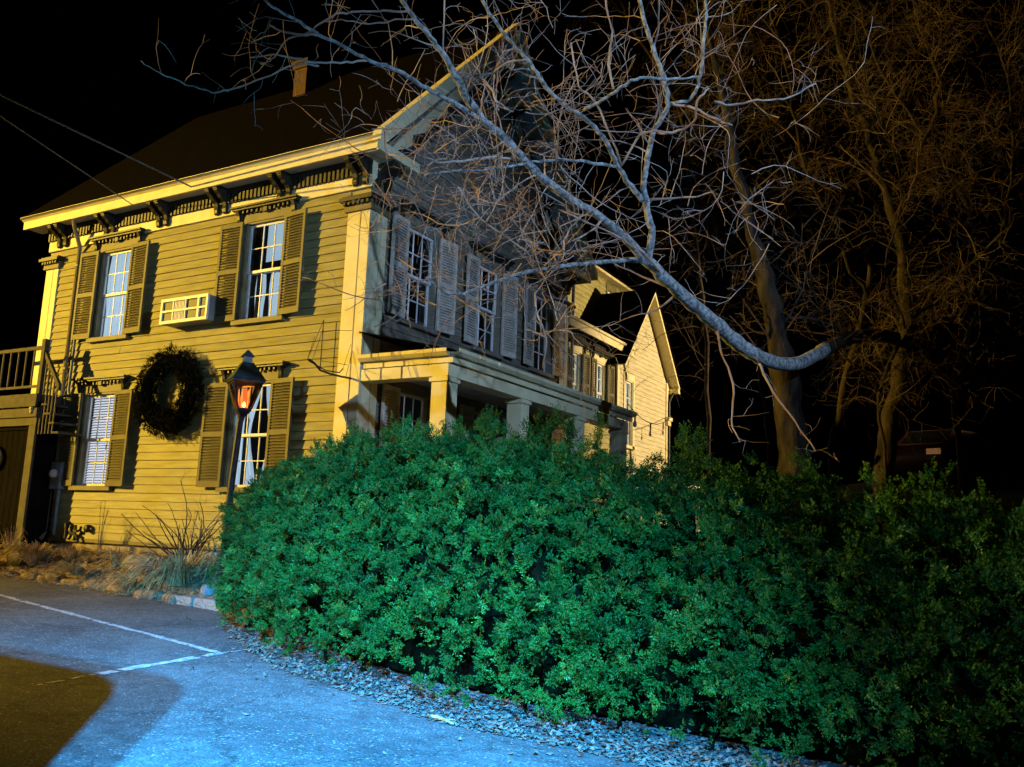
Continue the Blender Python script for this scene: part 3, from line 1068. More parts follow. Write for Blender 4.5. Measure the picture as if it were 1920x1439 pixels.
# gabled block at the far end
gb = thing('gabled_block', 'narrow gable ended clapboard block with steep roof beyond the porch', 'building', (-0.1, 0, 0))
G0, G1, GA, GE, GT = 10.95, 15.1, 13.0, 6.2, 8.55
opn = [(11.55, 12.15, 3.9, 5.75)]
gw = wall_mesh(G0, G1, .8, GE, opn).build('wall', M_SIDING_R, gb, rz=math.pi / 2)
gsl = (GT - GE) / (G1 - GA)
s_ = joined_siding(G0 + .14, G1 - .16, 1.0, GE, .135, [(a - .1, b + .1, c - .1, d + .2) for a, b, c, d in opn]).build('siding', M_SIDING_R, gw)
s_['kind'] = 'stuff'
g2 = MB().add([(G0, 0, GE), (G1, 0, GE), (GA, 0, GT - .05)], [(0, 1, 2)]).build('gable_wall', M_SIDING_R, gb, rz=math.pi / 2)
s_ = joined_siding(G0, G1, GE, GT - .3, .135, [], lim=lambda z: (GA - (GT - .15 - z) / gsl, GA + (GT - .15 - z) / gsl)).build('siding', M_SIDING_R, g2)
s_['kind'] = 'stuff'
window(gb, (0, 11.85, 3.9), math.pi / 2, .6, 1.85, 'curtain', M_TRIM, None, hood=False, cols=2)
mb = MB()
MB().box(.001, .05, G1 - .16, G1 + .03, .9, GE).build('corner_board', M_TRIM, gb)
MB().box(.001, .05, G0, G0 + .14, .9, GE).build('corner_board', M_TRIM, gb)
mb = MB()
mb.box(-.05, .16, G1 - .22, G1 + .09, 5.0, 5.1)
mb.box(-.05, .12, G1 - .19, G1 + .06, 4.85, 4.999)
mb.build('capital', M_TRIM, gb)
mb = MB()
ov = .22
for s, e in ((-1, G0), (1, G1)):
    ye = e + s * ov
    zz = GE - ov * gsl + .12
    mb.prism([(ye, zz), (GA, GT + .12), (GA, GT - .02), (ye, zz - .14)], .30, .36, 0)
    mb.prism([(ye, zz - .05), (GA, GT + .07), (GA, GT + .04), (ye, zz - .08)], .0, .299, 0)
grk = mb.build('rake', M_TRIM, gb)
mb = MB()
mb.box(.0, .36, G1 + .031, G1 + ov, GE - .32, GE - .18)
mb.build('eave_return', M_TRIM, gb)
mb = MB()
for s, e in ((-1, G0), (1, G1)):
    ye = e + s * (ov + .06)
    zz = GE - (ov + .06) * gsl + .19
    mb.prism([(ye, zz), (GA, GT + .19), (GA, GT + .121), (ye, zz - .069)], -3.0, .40, 0)
mb.build('roof', M_ROOF, gb)
mb = MB()
mb.quad((0, G1, .6), (-6, G1, .6), (-6, G1, GE), (0, G1, GE))
mb.build('side_wall', M_SIDING_R, gb)
mb = MB()
mb.tube([(.09, G1 - .03, 1.0), (.09, G1 - .03, 5.6), (.2, G1 + .05, 5.9)], .035, 8)
mb.build('downspout', M_IRON, gb)
# porch rail in front of the gabled block
rl = thing('deck_railing', 'dark top rail over white boards along the far deck beside the gabled block', 'railing', (0, 0, 0))
mb = MB()
mb.box(.9, .98, 9.0, 15.0, 3.05, 3.11)
mb.build('top_rail', M_IRON, rl)
for z in (2.65, 2.85):
    MB().box(.92, .96, 9.0, 15.0, z, z + .1).build('rail_board', M_WHITE, rl)
for yy in (9.1, 11.0, 13.0, 14.9):
    MB().box(.89, .99, yy, yy + .1, 1.0, 3.049).build('post', M_WHITE, rl)

# string lights hung from the porch to the gabled block
sl = thing('string_lights', 'thin cord of small hanging bulbs strung from the porch roof to the gabled block', 'string lights', (0, 0, 0))
a, b = np.array((1.75, 7.25, 4.35)), np.array((.1, 15.0, 5.15))
pts = [a + (b - a) * t + np.array((0, 0, -.35 * 4 * t * (1 - t))) for t in np.linspace(0, 1, 17)]
mb = MB()
mb.tube(pts, .010, 5)
mb.build('cord', M_IRON, sl)
for k in (2, 7, 12):
    p = pts[k]
    s1 = MB().tube([p, p + np.array((0, 0, -.20))], .022, 8).build('socket', M_IRON, sl)
    rr = [(.022, -.20), (.045, -.25), (.05, -.30), (.035, -.34), (.005, -.36)]
    MB().rings([[(p[0] + r * math.cos(w), p[1] + r * math.sin(w), p[2] + z) for w in np.linspace(0, 2 * math.pi, 9)[:-1]] for r, z in rr]).build('bulb', M_BULB, sl, True)

# ------------------------------------------------------------------ shed and balcony at the end of the street wall
shed = thing('shed', 'low dark shed with plank door and tan trim under the balcony', 'shed', (-7.66, -0.55, 0))
mb = MB()
mb.quad((0, 0, .2), (0, 3, .2), (0, 3, 3.5), (0, 0, 3.5))
mb.quad((-5, 0, .2), (-1.75, 0, .2), (-1.75, 0, 3.5), (-5, 0, 3.5))
mb.quad((-.16, 0, .2), (0, 0, .2), (0, 0, 3.5), (-.16, 0, 3.5))
mb.quad((-1.75, 0, 3.1), (-.16, 0, 3.1), (-.16, 0, 3.5), (-1.75, 0, 3.5))
mb.quad((-5, 3, 3.5), (0, 3, 3.5), (0, 0, 3.5), (-5, 0, 3.5))
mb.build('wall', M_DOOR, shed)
mb = MB()
mb.box(-.19, .025, -.05, .0, .3, 3.18)
mb.box(-1.95, -1.75, -.05, .0, .3, 3.18)
mb.box(-5, .05, -.06, .0, 3.181, 3.34)
mb.box(-5.05, .08, -.10, .02, 3.345, 3.52)
mb.build('door_frame', M_SHED, shed)
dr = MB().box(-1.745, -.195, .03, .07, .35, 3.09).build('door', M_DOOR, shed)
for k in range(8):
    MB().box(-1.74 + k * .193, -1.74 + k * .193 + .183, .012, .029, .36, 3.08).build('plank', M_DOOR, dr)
wr = thing('straw_wreath', 'small pale straw ring hung on the dark shed door', 'wreath', (-8.93, -0.62, 2.55))
pts = [(.21 * math.cos(w), 0, .21 * math.sin(w)) for w in np.linspace(0, 2 * math.pi, 25)]
MB().tube(pts, .05, 8, False).build('ring', M_STRAW, wr, True)
mb = MB()
for k in range(160):
    w = R.uniform(0, 6.283)
    r = .21 + R.uniform(-.05, .05)
    p = np.array((r * math.cos(w), R.uniform(-.055, .03), r * math.sin(w)))
    mb.tube([p, p + np.array((-math.sin(w), R.uniform(-.4, .2), math.cos(w))) * .09 + np.array([R.uniform(-.03, .03) for _ in range(3)])], .003, 3)
mb.build('straw', M_STRAW, wr)

bal = thing('balcony', 'dark wooden balcony with thin balusters and stair rail above the shed', 'balcony', (-7.66, -0.62, 3.55))
MB().box(-6, .05, -.05, 2.6, .10, .26).build('deck', M_WOOD, bal)
MB().box(-6, .052, -.055, -.001, .0, .10).build('rim_board', M_WOOD, bal)
mb = MB()
mb.box(-6, .02, .02, .08, 1.18, 1.25)
mb.box(-6, .02, .03, .07, .40, .45)
mb.build('top_rail', M_WOOD, bal)
for k in range(16):
    x = -.36 - k * .27
    MB().box(x - .014, x + .014, .036, .064, .451, 1.179).build('baluster', M_SHED, bal)
for x in (-.02, -2.2, -4.4):
    MB().box(x - .05, x + .05, .0, .10, .261, 1.38).build('post', M_WOOD, bal)
mb = MB()
mb.prism([(.03, 1.02), (.03, 1.14), (.62, .42), (.62, .30)], .02, .08, 1)
mb.build('stair_rail', M_WOOD, bal)
for k in range(5):
    x = .10 + k * .11
    MB().box(x - .013, x + .013, .037, .063, -.55, 1.0 - (x - .03) * 1.22).build('baluster', M_SHED, bal)
mb = MB()
for k in range(4):
    mb.box(.10 + k * .16, .30 + k * .16, .02, .55, .02 - k * .19, .06 - k * .19)
mb.build('stair_tread', M_WOOD, bal)
fin = [(.0, .0), (.05, -.01), (.055, -.05), (.03, -.07), (.045, -.10), (.03, -.14), (.0, -.16)]
MB().rings([[(-.08 + r * math.cos(w), -.03 + r * math.sin(w), .0 + z) for w in np.linspace(0, 2 * math.pi, 9)[:-1]] for r, z in fin[1:-1]]).build('drop_finial', M_TRIM, bal, True)

# electric meter, pipes and vent on the street wall
mt = thing('electric_meter', 'grey electric meter box with conduit on the house wall beside the shed', 'meter', (-7.44, -.03, 2.2))
MB().box(-.15, .15, -.16, 0, -.25, .28).build('box', M_GREY, mt)
ringp = [[(r * math.cos(w) - .02, y, r * math.sin(w) + .05) for w in np.linspace(0, 2 * math.pi, 17)[:-1]] for r, y in ((.09, -.161), (.09, -.2), (.075, -.24), (.02, -.26))]
MB().rings(ringp).build('dial_cover', M_BULB, mt, True)
mb = MB()
mb.tube([(0, -.06, .28), (0, -.06, 1.6), (-.05, -.06, 1.75), (-.05, -.06, 4.6)], .03, 8)
mb.tube([(.03, -.06, -.25), (.03, -.06, -1.15)], .035, 8)
mb.build('conduit', M_GREY, mt)
for (px, kind) in ((-7.02, 0), (-6.74, 1)):
    t = thing('gas_pipe', ('black straight pipe stub rising on the yellow wall low by the meter', 'black branching pipe tap low on the yellow wall')[kind], 'pipe', (px, -.03, 1.12))
    if kind == 0:
        MB().tube([(0, -.06, -.12), (0, -.06, .14), (0, .0, .18)], .035, 8).build('pipe', M_IRON, t)
        MB().tube([(0, -.06, .08), (0, -.06, .17)], .05, 8).build('collar', M_IRON, t)
    else:
        MB().tube([(0, -.06, -.16), (0, -.06, .14)], .03, 8).build('pipe', M_IRON, t)
        MB().tube([(-.12, -.08, -.03), (0, -.08, -.03), (.10, -.09, -.07), (.14, -.1, -.13)], .03, 8).build('spout', M_IRON, t)
        MB().box(.0, .10, -.10, -.05, .0, .05).build('handle', M_IRON, t)
vt = thing('dryer_vent', 'small round black wall vent low on the yellow clapboards', 'vent', (-6.38, -.03, 1.2))
MB().rings([[(r * math.cos(w), y, r * math.sin(w)) for w in np.linspace(0, 2 * math.pi, 13)[:-1]] for r, y in ((.075, 0), (.075, -.08), (.06, -.1))]).build('hood', M_IRON, vt, True)
MB().box(.05, .11, -.06, -.03, -.02, .02).build('flap', M_GREY, vt)

# ------------------------------------------------------------------ air conditioner in the wall
ac = thing('air_conditioner', 'white fronted air conditioner sticking out of the yellow wall between the upper windows', 'air conditioner', (-3.96, 0, 5.02))
MB().box(-.60, .60, -.30, .0, .0, .47).build('case', M_ACG, ac)
mb = MB()
y0, y1 = -.345, -.3005
for z0, z1 in ((-.005, .05), (.215, .25), (.42, .475)):
    mb.box(-.63, .63, y0, y1, z0, z1)
for x0, x1 in ((-.63, -.58), (-.30, -.275), (.03, .055), (.36, .41), (.585, .63)):
    for z0, z1 in ((.0505, .2145), (.2505, .4195)):
        mb.box(x0, x1, y0 + .001, y1, z0, z1)
mb.build('front_grille', M_ACW, ac)
MB().box(-.58, .58, -.312, -.3002, .04, .43).build('louvre_panel', M_IRON, ac)
for r in range(2):
    for k in range(7):
        x = -.255 + k * .038
        MB().box(x, x + .014, -.33, -.3125, .055 + r * .2, .21 + r * .2).build('louvre', M_ACW, ac)

# ------------------------------------------------------------------ sprigs (needle sprays) used for wreath and hedge
def sprigs(pos, dirs, L, K, nl, nw, rng, droop=0.0):
    """arrays of needle quads: each sprig is K needles fanned along a short stem"""
    n = len(pos)
    d = dirs / np.linalg.norm(dirs, axis=1, keepdims=True)
    rnd = rng.normal(size=(n, 3))
    side = np.cross(d, rnd)
    side /= np.linalg.norm(side, axis=1, keepdims=True) + 1e-9
    nor = np.cross(side, d)
    Ls = L * rng.uniform(.6, 1.25, (n, 1))
    vs = np.empty((n, K, 4, 3))
    for k in range(K):
        t = (k + .4) / K
        sg = 1 if k % 2 else -1
        base = pos + d * Ls * t
        fan = .9 * (1 - .55 * t)
        nd = d * (1 - fan * .55) + side * sg * fan + nor * rng.uniform(-.35, .35, (n, 1))
        if k == K - 1:
            nd = d + side * rng.uniform(-.2, .2, (n, 1))
        nd /= np.linalg.norm(nd, axis=1, keepdims=True)
        ll = nl * rng.uniform(.7, 1.2, (n, 1)) * (1.05 - .35 * t)
        wv = np.cross(nd, nor + .6 * rng.normal(size=(n, 3)))
        wv /= np.linalg.norm(wv, axis=1, keepdims=True) + 1e-9
        vs[:, k, 0] = base
        vs[:, k, 1] = base + nd * ll * .5 + wv * nw * .5
        vs[:, k, 2] = base + nd * ll
        vs[:, k, 3] = base + nd * ll * .5 - wv * nw * .5
    V = vs.reshape(-1, 3)
    Q = np.arange(len(V), dtype=np.int32).reshape(-1, 4)
    return V, Q


wrt = thing('evergreen_wreath', 'large round dark evergreen wreath hung on the yellow wall between the lower windows', 'wreath', (-4.3, -.22, 3.74))
n = 2600
th_ = NP.uniform(0, 2 * np.pi, n)
ph_ = NP.uniform(0, 2 * np.pi, n)
RM, RR = .61, .21
ring_r = RM + RR * np.cos(ph_) * NP.uniform(.5, 1, n)
pos = np.stack([ring_r * np.cos(th_) * 1.02, RR * .65 * np.sin(ph_), ring_r * np.sin(th_)], 1)
cen = np.stack([RM * np.cos(th_), 0 * th_, RM * np.sin(th_)], 1)
dirs = (pos - cen) * 4 + np.stack([-np.sin(th_), 0 * th_, np.cos(th_)], 1) * .9 + NP.normal(0, .35, (n, 3))
V, Q = sprigs(pos, dirs, .11, 9, .045, .014, NP)
V[:, 1] = np.minimum(V[:, 1], .19)
link('foliage', np_mesh('foliage', V, Q, M_WREATH), wrt)
pts = [(RM * math.cos(w), 0, RM * math.sin(w)) for w in np.linspace(0, 2 * math.pi, 33)]
MB().tube(pts, .11, 8, False).build('hoop', M_CORE, wrt)
mb = MB()
for dx, dz in ((-.03, .14), (.02, .18), (.05, .12)):
    mb.tube([(-.02, -.02, .76), (-.02 + dx, -.03, .78 + dz)], .007, 4)
    for k in range(5):
        z = .79 + dz * k / 5
        mb.tube([(-.02 + dx * k / 5, -.03, z), (-.02 + dx * k / 5 + R.choice((-1, 1)) * .04, -.03, z + .03)], .004, 3)
mb.build('sprig', M_WREATH, wrt)

# ------------------------------------------------------------------ iron ship sign on the corner
sh = thing('ship_sign', 'black iron sailing ship outline projecting from the house corner above the hedge', 'sign', (-.12, -.06, 3.8))
def rod(name, pts, r, parent):
    return MB().tube(pts, r, 6).build(name, M_IRON, parent)
rod('hull', [(0, .05, .0), (0, -.25, -.015), (0, -.5, -.015), (0, -.72, .0), (0, -.80, .05), (0, -.88, .09), (0, -1.02, .12)], .018, sh)
rod('deck_line', [(0, -1.0, .10), (0, -.6, .02), (0, -.28, .04), (0, -.2, .12)], .010, sh)
rod('mast', [(0, -.73, .0), (0, -.73, .80)], .010, sh)
rod('mast', [(0, -.43, .0), (0, -.43, .84)], .010, sh)
for p, q in (((0, -1.02, .12), (0, -.73, .80)), ((0, -.92, .1), (0, -.73, .66)), ((0, -.73, .62), (0, -.43, .70)), ((0, -.43, .70), (0, -.05, .78)), ((0, -.2, .12), (0, -.05, .55)), ((0, -.12, .0), (0, .0, .45)), ((0, -.73, .15), (0, -.1, .2)), ((0, -1.02, .12), (0, -.9, .5))):
    rod('rigging', [p, q], .004, sh)
MB().box(-.02, .02, .02, .05, -.32, .06).build('wall_strap', M_IRON, sh)

# ------------------------------------------------------------------ post lantern
lan = thing('post_lantern', 'glazed lantern with glowing amber lamp on a leaning dark post beside the hedge', 'lamp post', (-1.39, -1.41, .47), math.radians(60))
lx = .24
MB().tube([(.15, 0, -.3), (.155, 0, 1.0), (.165, 0, 1.6), (lx - .03, 0, 2.50), (lx - .005, 0, 2.66)], [.06, .057, .053, .05, .06], 10).build('post', M_IRON, lan, True)
ZB = 2.66
def sq(r, z, cx=lx):
    return [(cx + r * c, r * s, z) for c, s in ((-1, -1), (1, -1), (1, 1), (-1, 1))]
hd = MB()
hd.rings([sq(.05, ZB - .06), sq(.105, ZB + .02), sq(.11, ZB + .055)])
head = hd.build('lantern_base', M_IRON, lan)
fr_ = MB()
B0, B1 = .10, .215
ZT = ZB + .46
for c, s in ((-1, -1), (1, -1), (1, 1), (-1, 1)):
    fr_.tube([(lx + c * B0, s * B0, ZB + .05), (lx + c * B1, s * B1, ZT)], .016, 4)
fr_.rings([sq(B1 + .03, ZT), sq(B1 + .03, ZT + .03)])
fr_.build('lantern_frame', M_IRON, lan)
for k in range(4):
    c = ((-1, -1), (1, -1), (1, 1), (-1, 1))
    (a0, a1), (b0, b1) = c[k], c[(k + 1) % 4]
    MB().quad((lx + a0 * B0, a1 * B0, ZB + .055), (lx + b0 * B0, b1 * B0, ZB + .055), (lx + b0 * B1, b1 * B1, ZT), (lx + a0 * B1, a1 * B1, ZT)).build('pane', M_LGLASS, lan)
cp = MB()
cp.rings([sq(B1 + .05, ZT + .031), sq(B1 + .035, ZT + .05), sq(.085, ZT + .32), sq(.065, ZT + .325)])
lcap = cp.build('lantern_roof', M_LANTERN, lan)
v2 = MB()
v2.rings([sq(.065, ZT + .326), sq(.062, ZT + .42)])
v2.rings([sq(.095, ZT + .421), sq(.088, ZT + .43), sq(.012, ZT + .53)])
v2.build('chimney_cap', M_LANTERN, lan)
rr = [(.035, .06), (.06, .12), (.062, .2), (.042, .30), (.032, .36)]
MB().rings([[(lx + r * math.cos(w), r * math.sin(w), ZB + z) for w in np.linspace(0, 2 * math.pi, 13)[:-1]] for r, z in rr], False).build('lamp_chimney', M_REDGLASS, lan, True)
for k, (dx, dy) in enumerate(((-.045, -.07), (.045, -.06), (.06, .05), (-.07, .03))):
    MB().tube([(lx + dx, dy, ZB + .06), (lx + dx * 1.1, dy * 1.1, ZB + .30), (lx + dx * 1.1, dy * 1.1, ZB + .36)], [.008, .008, .002], 6).build('candle', M_CANDLE, lan, True)
rr = [(.01, .065), (.028, .08), (.032, .10), (.022, .13), (.004, .155)]
MB().rings([[(lx - .01 + r * math.cos(w), -.075 + r * math.sin(w), ZB + z) for w in np.linspace(0, 2 * math.pi, 11)[:-1]] for r, z in rr]).build('flame_bulb', M_FLAME, lan, True)

# ------------------------------------------------------------------ overhead wires to the house
def cable(name, a, b, sag, r, label):
    a, b = np.array(a), np.array(b)
    pts = [a + (b - a) * t + np.array((0, 0, -sag * 4 * t * (1 - t))) for t in np.linspace(0, 1, 30)]
    return tag(MB().tube(pts, r, 6).build(name, M_WIRE), label, 'wire')


A1 = np.array((-3.97, -.42, 7.60))
P1 = atd(0, 178, 14.3)
E1 = A1 + (P1 - A1) / np.linalg.norm(P1 - A1) * 24
cable('service_wire', A1, E1, 0.0, .016, 'pale overhead service wire running to the middle of the house eave')
A2 = np.array((-5.62, -.42, 7.50))
P2 = atd(130, 305, 15.6)
E2 = A2 + (P2 - A2) / np.linalg.norm(P2 - A2) * 24
cable('telephone_wire', A2, E2, 0.0, .011, 'thin dark overhead wire running to the eave near the far upper window')
pole = thing('utility_pole', 'tall wooden utility pole across the lot carrying the overhead wires', 'utility pole', (E1[0], E1[1], gz(E1[0])))
MB().tube([(0, 0, 0), (0, 0, E1[2] - gz(E1[0]) + .6)], [.17, .12], 10).build('pole', M_WOOD, pole, True)
MB().box(-1.1, 1.1, -.06, .06, E1[2] - gz(E1[0]) - .05, E1[2] - gz(E1[0]) + .07).build('cross_arm', M_WOOD, pole)

# ------------------------------------------------------------------ planting bed: edging, rock, kerb, dry plants
def stone(name, c, s, seed, matl, parent=None, rz=0.0, flat=1.0):
    rr = random.Random(seed)
    mb = MB()
    ax = [rr.uniform(-1, 1) for _ in range(9)]
    rings_ = []
    for i in range(1, 7):
        phi = -math.pi / 2 + math.pi * i / 7
        ring = []
        for k in range(10):
            w = 2 * math.pi * k / 10
            r = 1 + .13 * math.sin(3 * w + ax[0] * 3) + .10 * math.sin(5 * w + ax[1] * 4 + phi * 2) + rr.uniform(-.07, .07)
            cx_, sx_ = math.cos(w), math.sin(w)
            e = .72
            ring.append((s[0] * r * math.cos(phi) ** .6 * math.copysign(abs(cx_) ** e, cx_), s[1] * r * math.cos(phi) ** .6 * math.copysign(abs(sx_) ** e, sx_), s[2] * math.copysign(abs(math.sin(phi)) ** .7, math.sin(phi)) * (1 + rr.uniform(-.05, .05))))
        rings_.append(ring)
    mb.rings(rings_)
    return mb.build(name, matl, parent, True, c, rz)


xs = -9.6
k = 0
WHERE = ['at the shed end of the bed', 'under the dry grass by the shed', 'with a hollow beside it, in the bed edge', 'below the meter', 'below the pipe taps', 'below the round vent', 'in front of the grey rock', 'beside the grey rock', 'half covered by straw', 'under the straw clump', 'next to the cut kerb block']
while xs < -2.75 and k < 11:
    w = R.uniform(.26, .42)
    t = (xs + 10) / 10
    ye = np.interp(xs + w, [-10, -7.4, -5.7, -3.5, -2.2], [-1.15, -1.05, -.82, -1.12, -1.16])
    o = stone('edging_stone', (xs + w, ye + R.uniform(.06, .16), gz(xs) + R.uniform(.0, .06)), (w * .98, R.uniform(.12, .2), R.uniform(.06, .12)), 50 + k, M_EDGE, rz=R.uniform(-.25, .25))
    tag(o, 'rough brown edging stone ' + WHERE[k], 'stone', 'edging stones of the bed')
    xs += 2 * w * .99
    k += 1
kb = MB()
kb.prism([(-.36, 0), (.36, 0), (.36, .24), (.345, .255), (-.345, .255), (-.36, .24)], -.16, .16, 1)
tag(kb.build('kerb_block', M_GRANITE, loc=(-1.62, -1.06, .0), rz=-.10), 'cut grey granite kerb block at the end of the bed by the hedge', 'kerb')
kb = MB()
kb.prism([(-.30, 0), (.30, 0), (.30, .21), (.28, .23), (-.28, .23), (-.30, .21)], -.15, .15, 1)
tag(kb.build('kerb_block', M_GRANITE, loc=(-2.33, -1.04, .03), rz=-.03), 'weathered granite kerb block half hidden by the straw clump', 'kerb')
tag(stone('boulder', (-4.0, -.55, .66), (.50, .26, .17), 4, M_ROCK), 'big flat grey rock lying in the bed under the yellow wall', 'rock')
tag(stone('cobble', (-1.95, -.95, .35), (.12, .10, .10), 5, M_GRANITE), 'small round pale stone sitting on the granite kerb block', 'stone')
tag(stone('cobble', (-1.72, -.80, .36), (.16, .13, .12), 6, M_ROCK), 'dark stone behind the kerb block beside the hedge', 'stone')
tag(stone('bag_of_mulch', (-7.2, -.72, .62), (.30, .22, .20), 9, M_IRON), 'black bundled sack slumped in the dry grass by the shed', 'sack')


def tuft(name, label, x, y, n, h, spread, seed, lean=(0, 0), w=.006, arch=1.0):
    rr = random.Random(seed)
    mb = MB()
    for _ in range(n):
        a = rr.uniform(0, 2 * math.pi)
        r0 = rr.uniform(0, .16 * spread)
        hh = h * rr.uniform(.45, 1.1)
        out = rr.uniform(.1, 1.0) * spread
        p0 = np.array((r0 * math.cos(a), r0 * math.sin(a), -.03))
        dv = np.array((math.cos(a) + lean[0], math.sin(a) + lean[1], 0))
        p1 = p0 + dv * out * .22 + np.array((0, 0, hh * .55))
        p2 = p0 + dv * out * .55 + np.array((0, 0, hh * (.95 - .35 * arch * rr.random())))
        p3 = p0 + dv * out * .95 + np.array((0, 0, hh * (1.0 - .9 * arch * rr.random())))
        s = np.array((-math.sin(a + .6), math.cos(a + .6), rr.uniform(-.3, .3)))
        ww_ = w * rr.uniform(.6, 1.5)
        b = len(mb.v)
        for p, f in ((p0, 1), (p1, 1), (p2, .75), (p3, .15)):
            mb.v.append(tuple(p + s * ww_ * f))
            mb.v.append(tuple(p - s * ww_ * f))
        mb.f += [(b, b + 1, b + 3, b + 2), (b + 2, b + 3, b + 5, b + 4), (b + 4, b + 5, b + 7, b + 6)]
    t = thing(name, label, 'dry grass', (x, y, bed_z(x, y)))
    o = mb.build('blades', M_STRAW, t)
    return t


tuft('grass_clump', 'big pale clump of dead ornamental grass flopping over the granite kerb', -2.85, -.80, 620, .60, 1.0, 1, (.0, -.40), .008, 1.5)
tuft('grass_clump', 'brown matted clump of dead grass behind the kerb block against the foundation', -2.2, -.45, 240, .46, .80, 2, (.1, -.2), .006, 1.4)
tuft('grass_clump', 'wispy dead grass beside the big grey rock', -4.75, -.6, 110, .42, .40, 3)
tuft('grass_clump', 'dead grass clump spilling over the edging below the meter', -6.9, -.75, 420, .46, .62, 4, (.0, -.5), .007)
tuft('grass_clump', 'thin upright dead grass in front of the shed door', -8.6, -.85, 180, .85, .40, 5, (0, 0), .005, .4)
tuft('grass_clump', 'low dead grass below the pipe taps on the wall', -6.1, -.55, 150, .34, .45, 6, (0, -.2))
tuft('grass_clump', 'tall sparse dead stalks against the yellow wall under the far window', -5.6, -.35, 26, 1.05, .35, 7, (0, 0), .004, .3)
tuft('grass_clump', 'thin dead stalks rising by the sack near the shed corner', -7.6, -.8, 90, .75, .35, 8, (0, 0), .005, .4)
tuft('grass_clump', 'dead grass flopping over the edging stones between rock and kerb', -3.7, -1.0, 240, .30, .5, 9, (0, -.5), .006)
tuft('grass_clump', 'short dead grass hanging over the edging below the round vent', -5.4, -.85, 240, .28, .5, 10, (0, -.5), .006)
tuft('grass_clump', 'dead grass hanging over the edging before the shed', -8.0, -1.0, 260, .34, .55, 11, (0, -.4), .006)
# straw litter over the bed
mb = MB()
for _ in range(5200):
    x = R.uniform(-9.5, -1.7)
    y = R.uniform(-1.25, .0)
    a = R.uniform(0, 6.28)
    l = R.uniform(.03, .16)
    z = bed_z(x, y) + R.uniform(.0, .06)
    dx, dy, dz = math.cos(a) * l, math.sin(a) * l, R.uniform(-.03, .06)
    wd = R.uniform(.003, .008)
    mb.quad((x, y, z), (x + dx, y + dy, z + dz), (x + dx - math.sin(a) * wd, y + dy + math.cos(a) * wd, z + dz + .004), (x - math.sin(a) * wd, y + math.cos(a) * wd, z + .004))
tag(mb.build('straw_litter', M_STRAW), 'loose straw and dead stems strewn over the bed', 'straw', kind='stuff')

# ------------------------------------------------------------------ branch growing
def curve(p, d, L, rng, seg=6, wig=.25, grav=0.0):
    pts = [np.array(p, float)]
    d = np.array(d, float)
    d /= np.linalg.norm(d)
    bend = rng.normal(0, wig * .35, 3)
    for i in range(seg):
        d = d + rng.normal(0, wig * .5, 3) + bend + np.array((0, 0, grav))
        d /= np.linalg.norm(d)
        pts.append(pts[-1] + d * L / seg)
    return pts, d


def grow(mb, pts, r0, r1, rng, level, maxlevel, dens, Lc, up=.15, grav=0.0, sides=4, spread=1.0):
    """side shoots along a polyline, recursively"""
    pts = [np.asarray(p) for p in pts]
    seg = np.array([np.linalg.norm(pts[i + 1] - pts[i]) for i in range(len(pts) - 1)])
    tot = seg.sum()
    n = max(1, int(tot * dens * rng.uniform(.8, 1.2)))
    cum = np.concatenate([[0], np.cumsum(seg)])
    for _ in range(n):
        s = rng.uniform(.12, 1.0) * tot
        k = min(len(seg) - 1, int(np.searchsorted(cum, s) - 1))
        f = (s - cum[k]) / max(seg[k], 1e-6)
        p = pts[k] * (1 - f) + pts[k + 1] * f
        t = (pts[k + 1] - pts[k]) / max(seg[k], 1e-6)
        side = np.cross(t, rng.normal(size=3))
        side /= np.linalg.norm(side) + 1e-9
        d = t * rng.uniform(.2, .9) + side * spread + np.array((0, 0, up + rng.normal(0, .15)))
        L = Lc * rng.uniform(.35, 1.25)
        rr = (r0 * (1 - s / tot) + r1 * s / tot) * rng.uniform(.35, .6)
        rr = min(max(rr, .0028), .022)
        q, _d = curve(p, d, L, rng, 6 if level < maxlevel else 4, .32, grav)
        mb.tube(q, list(np.linspace(rr, max(rr * .3, .0016), len(q))), sides if rr > .006 else 3, False)
        if level < maxlevel:
            grow(mb, q, rr, rr * .35, rng, level + 1, maxlevel, dens * 1.15, Lc * .55, up * .7, grav, 3, spread)


# ------------------------------------------------------------------ the big bare maple whose limb crosses the picture
maple = thing('maple_tree', 'bare maple with a long pale limb reaching over the hedge in front of the house', 'tree', (0, 0, 0))
rg = np.random.default_rng(5)


def spline(ctrl, n=6):
    """Catmull-Rom through (u, v, depth, radius px) control points -> world points and radii in metres"""
    P = np.array([list(atd(u, v, d)) + [w * .39 * d / FPX] for u, v, d, w in ctrl])
    P = np.vstack([2 * P[0] - P[1], P, 2 * P[-1] - P[-2]])
    out = []
    for i in range(1, len(P) - 2):
        for k in range(n):
            t = k / n
            a, b, c, d = P[i - 1], P[i], P[i + 1], P[i + 2]
            out.append(.5 * ((2 * b) + (-a + c) * t + (2 * a - 5 * b + 4 * c - d) * t * t + (-a + 3 * b - 3 * c + d) * t ** 3))
    out.append(P[-2])
    out = np.array(out)
    return [o[:3] for o in out], [max(.003, o[3]) for o in out]


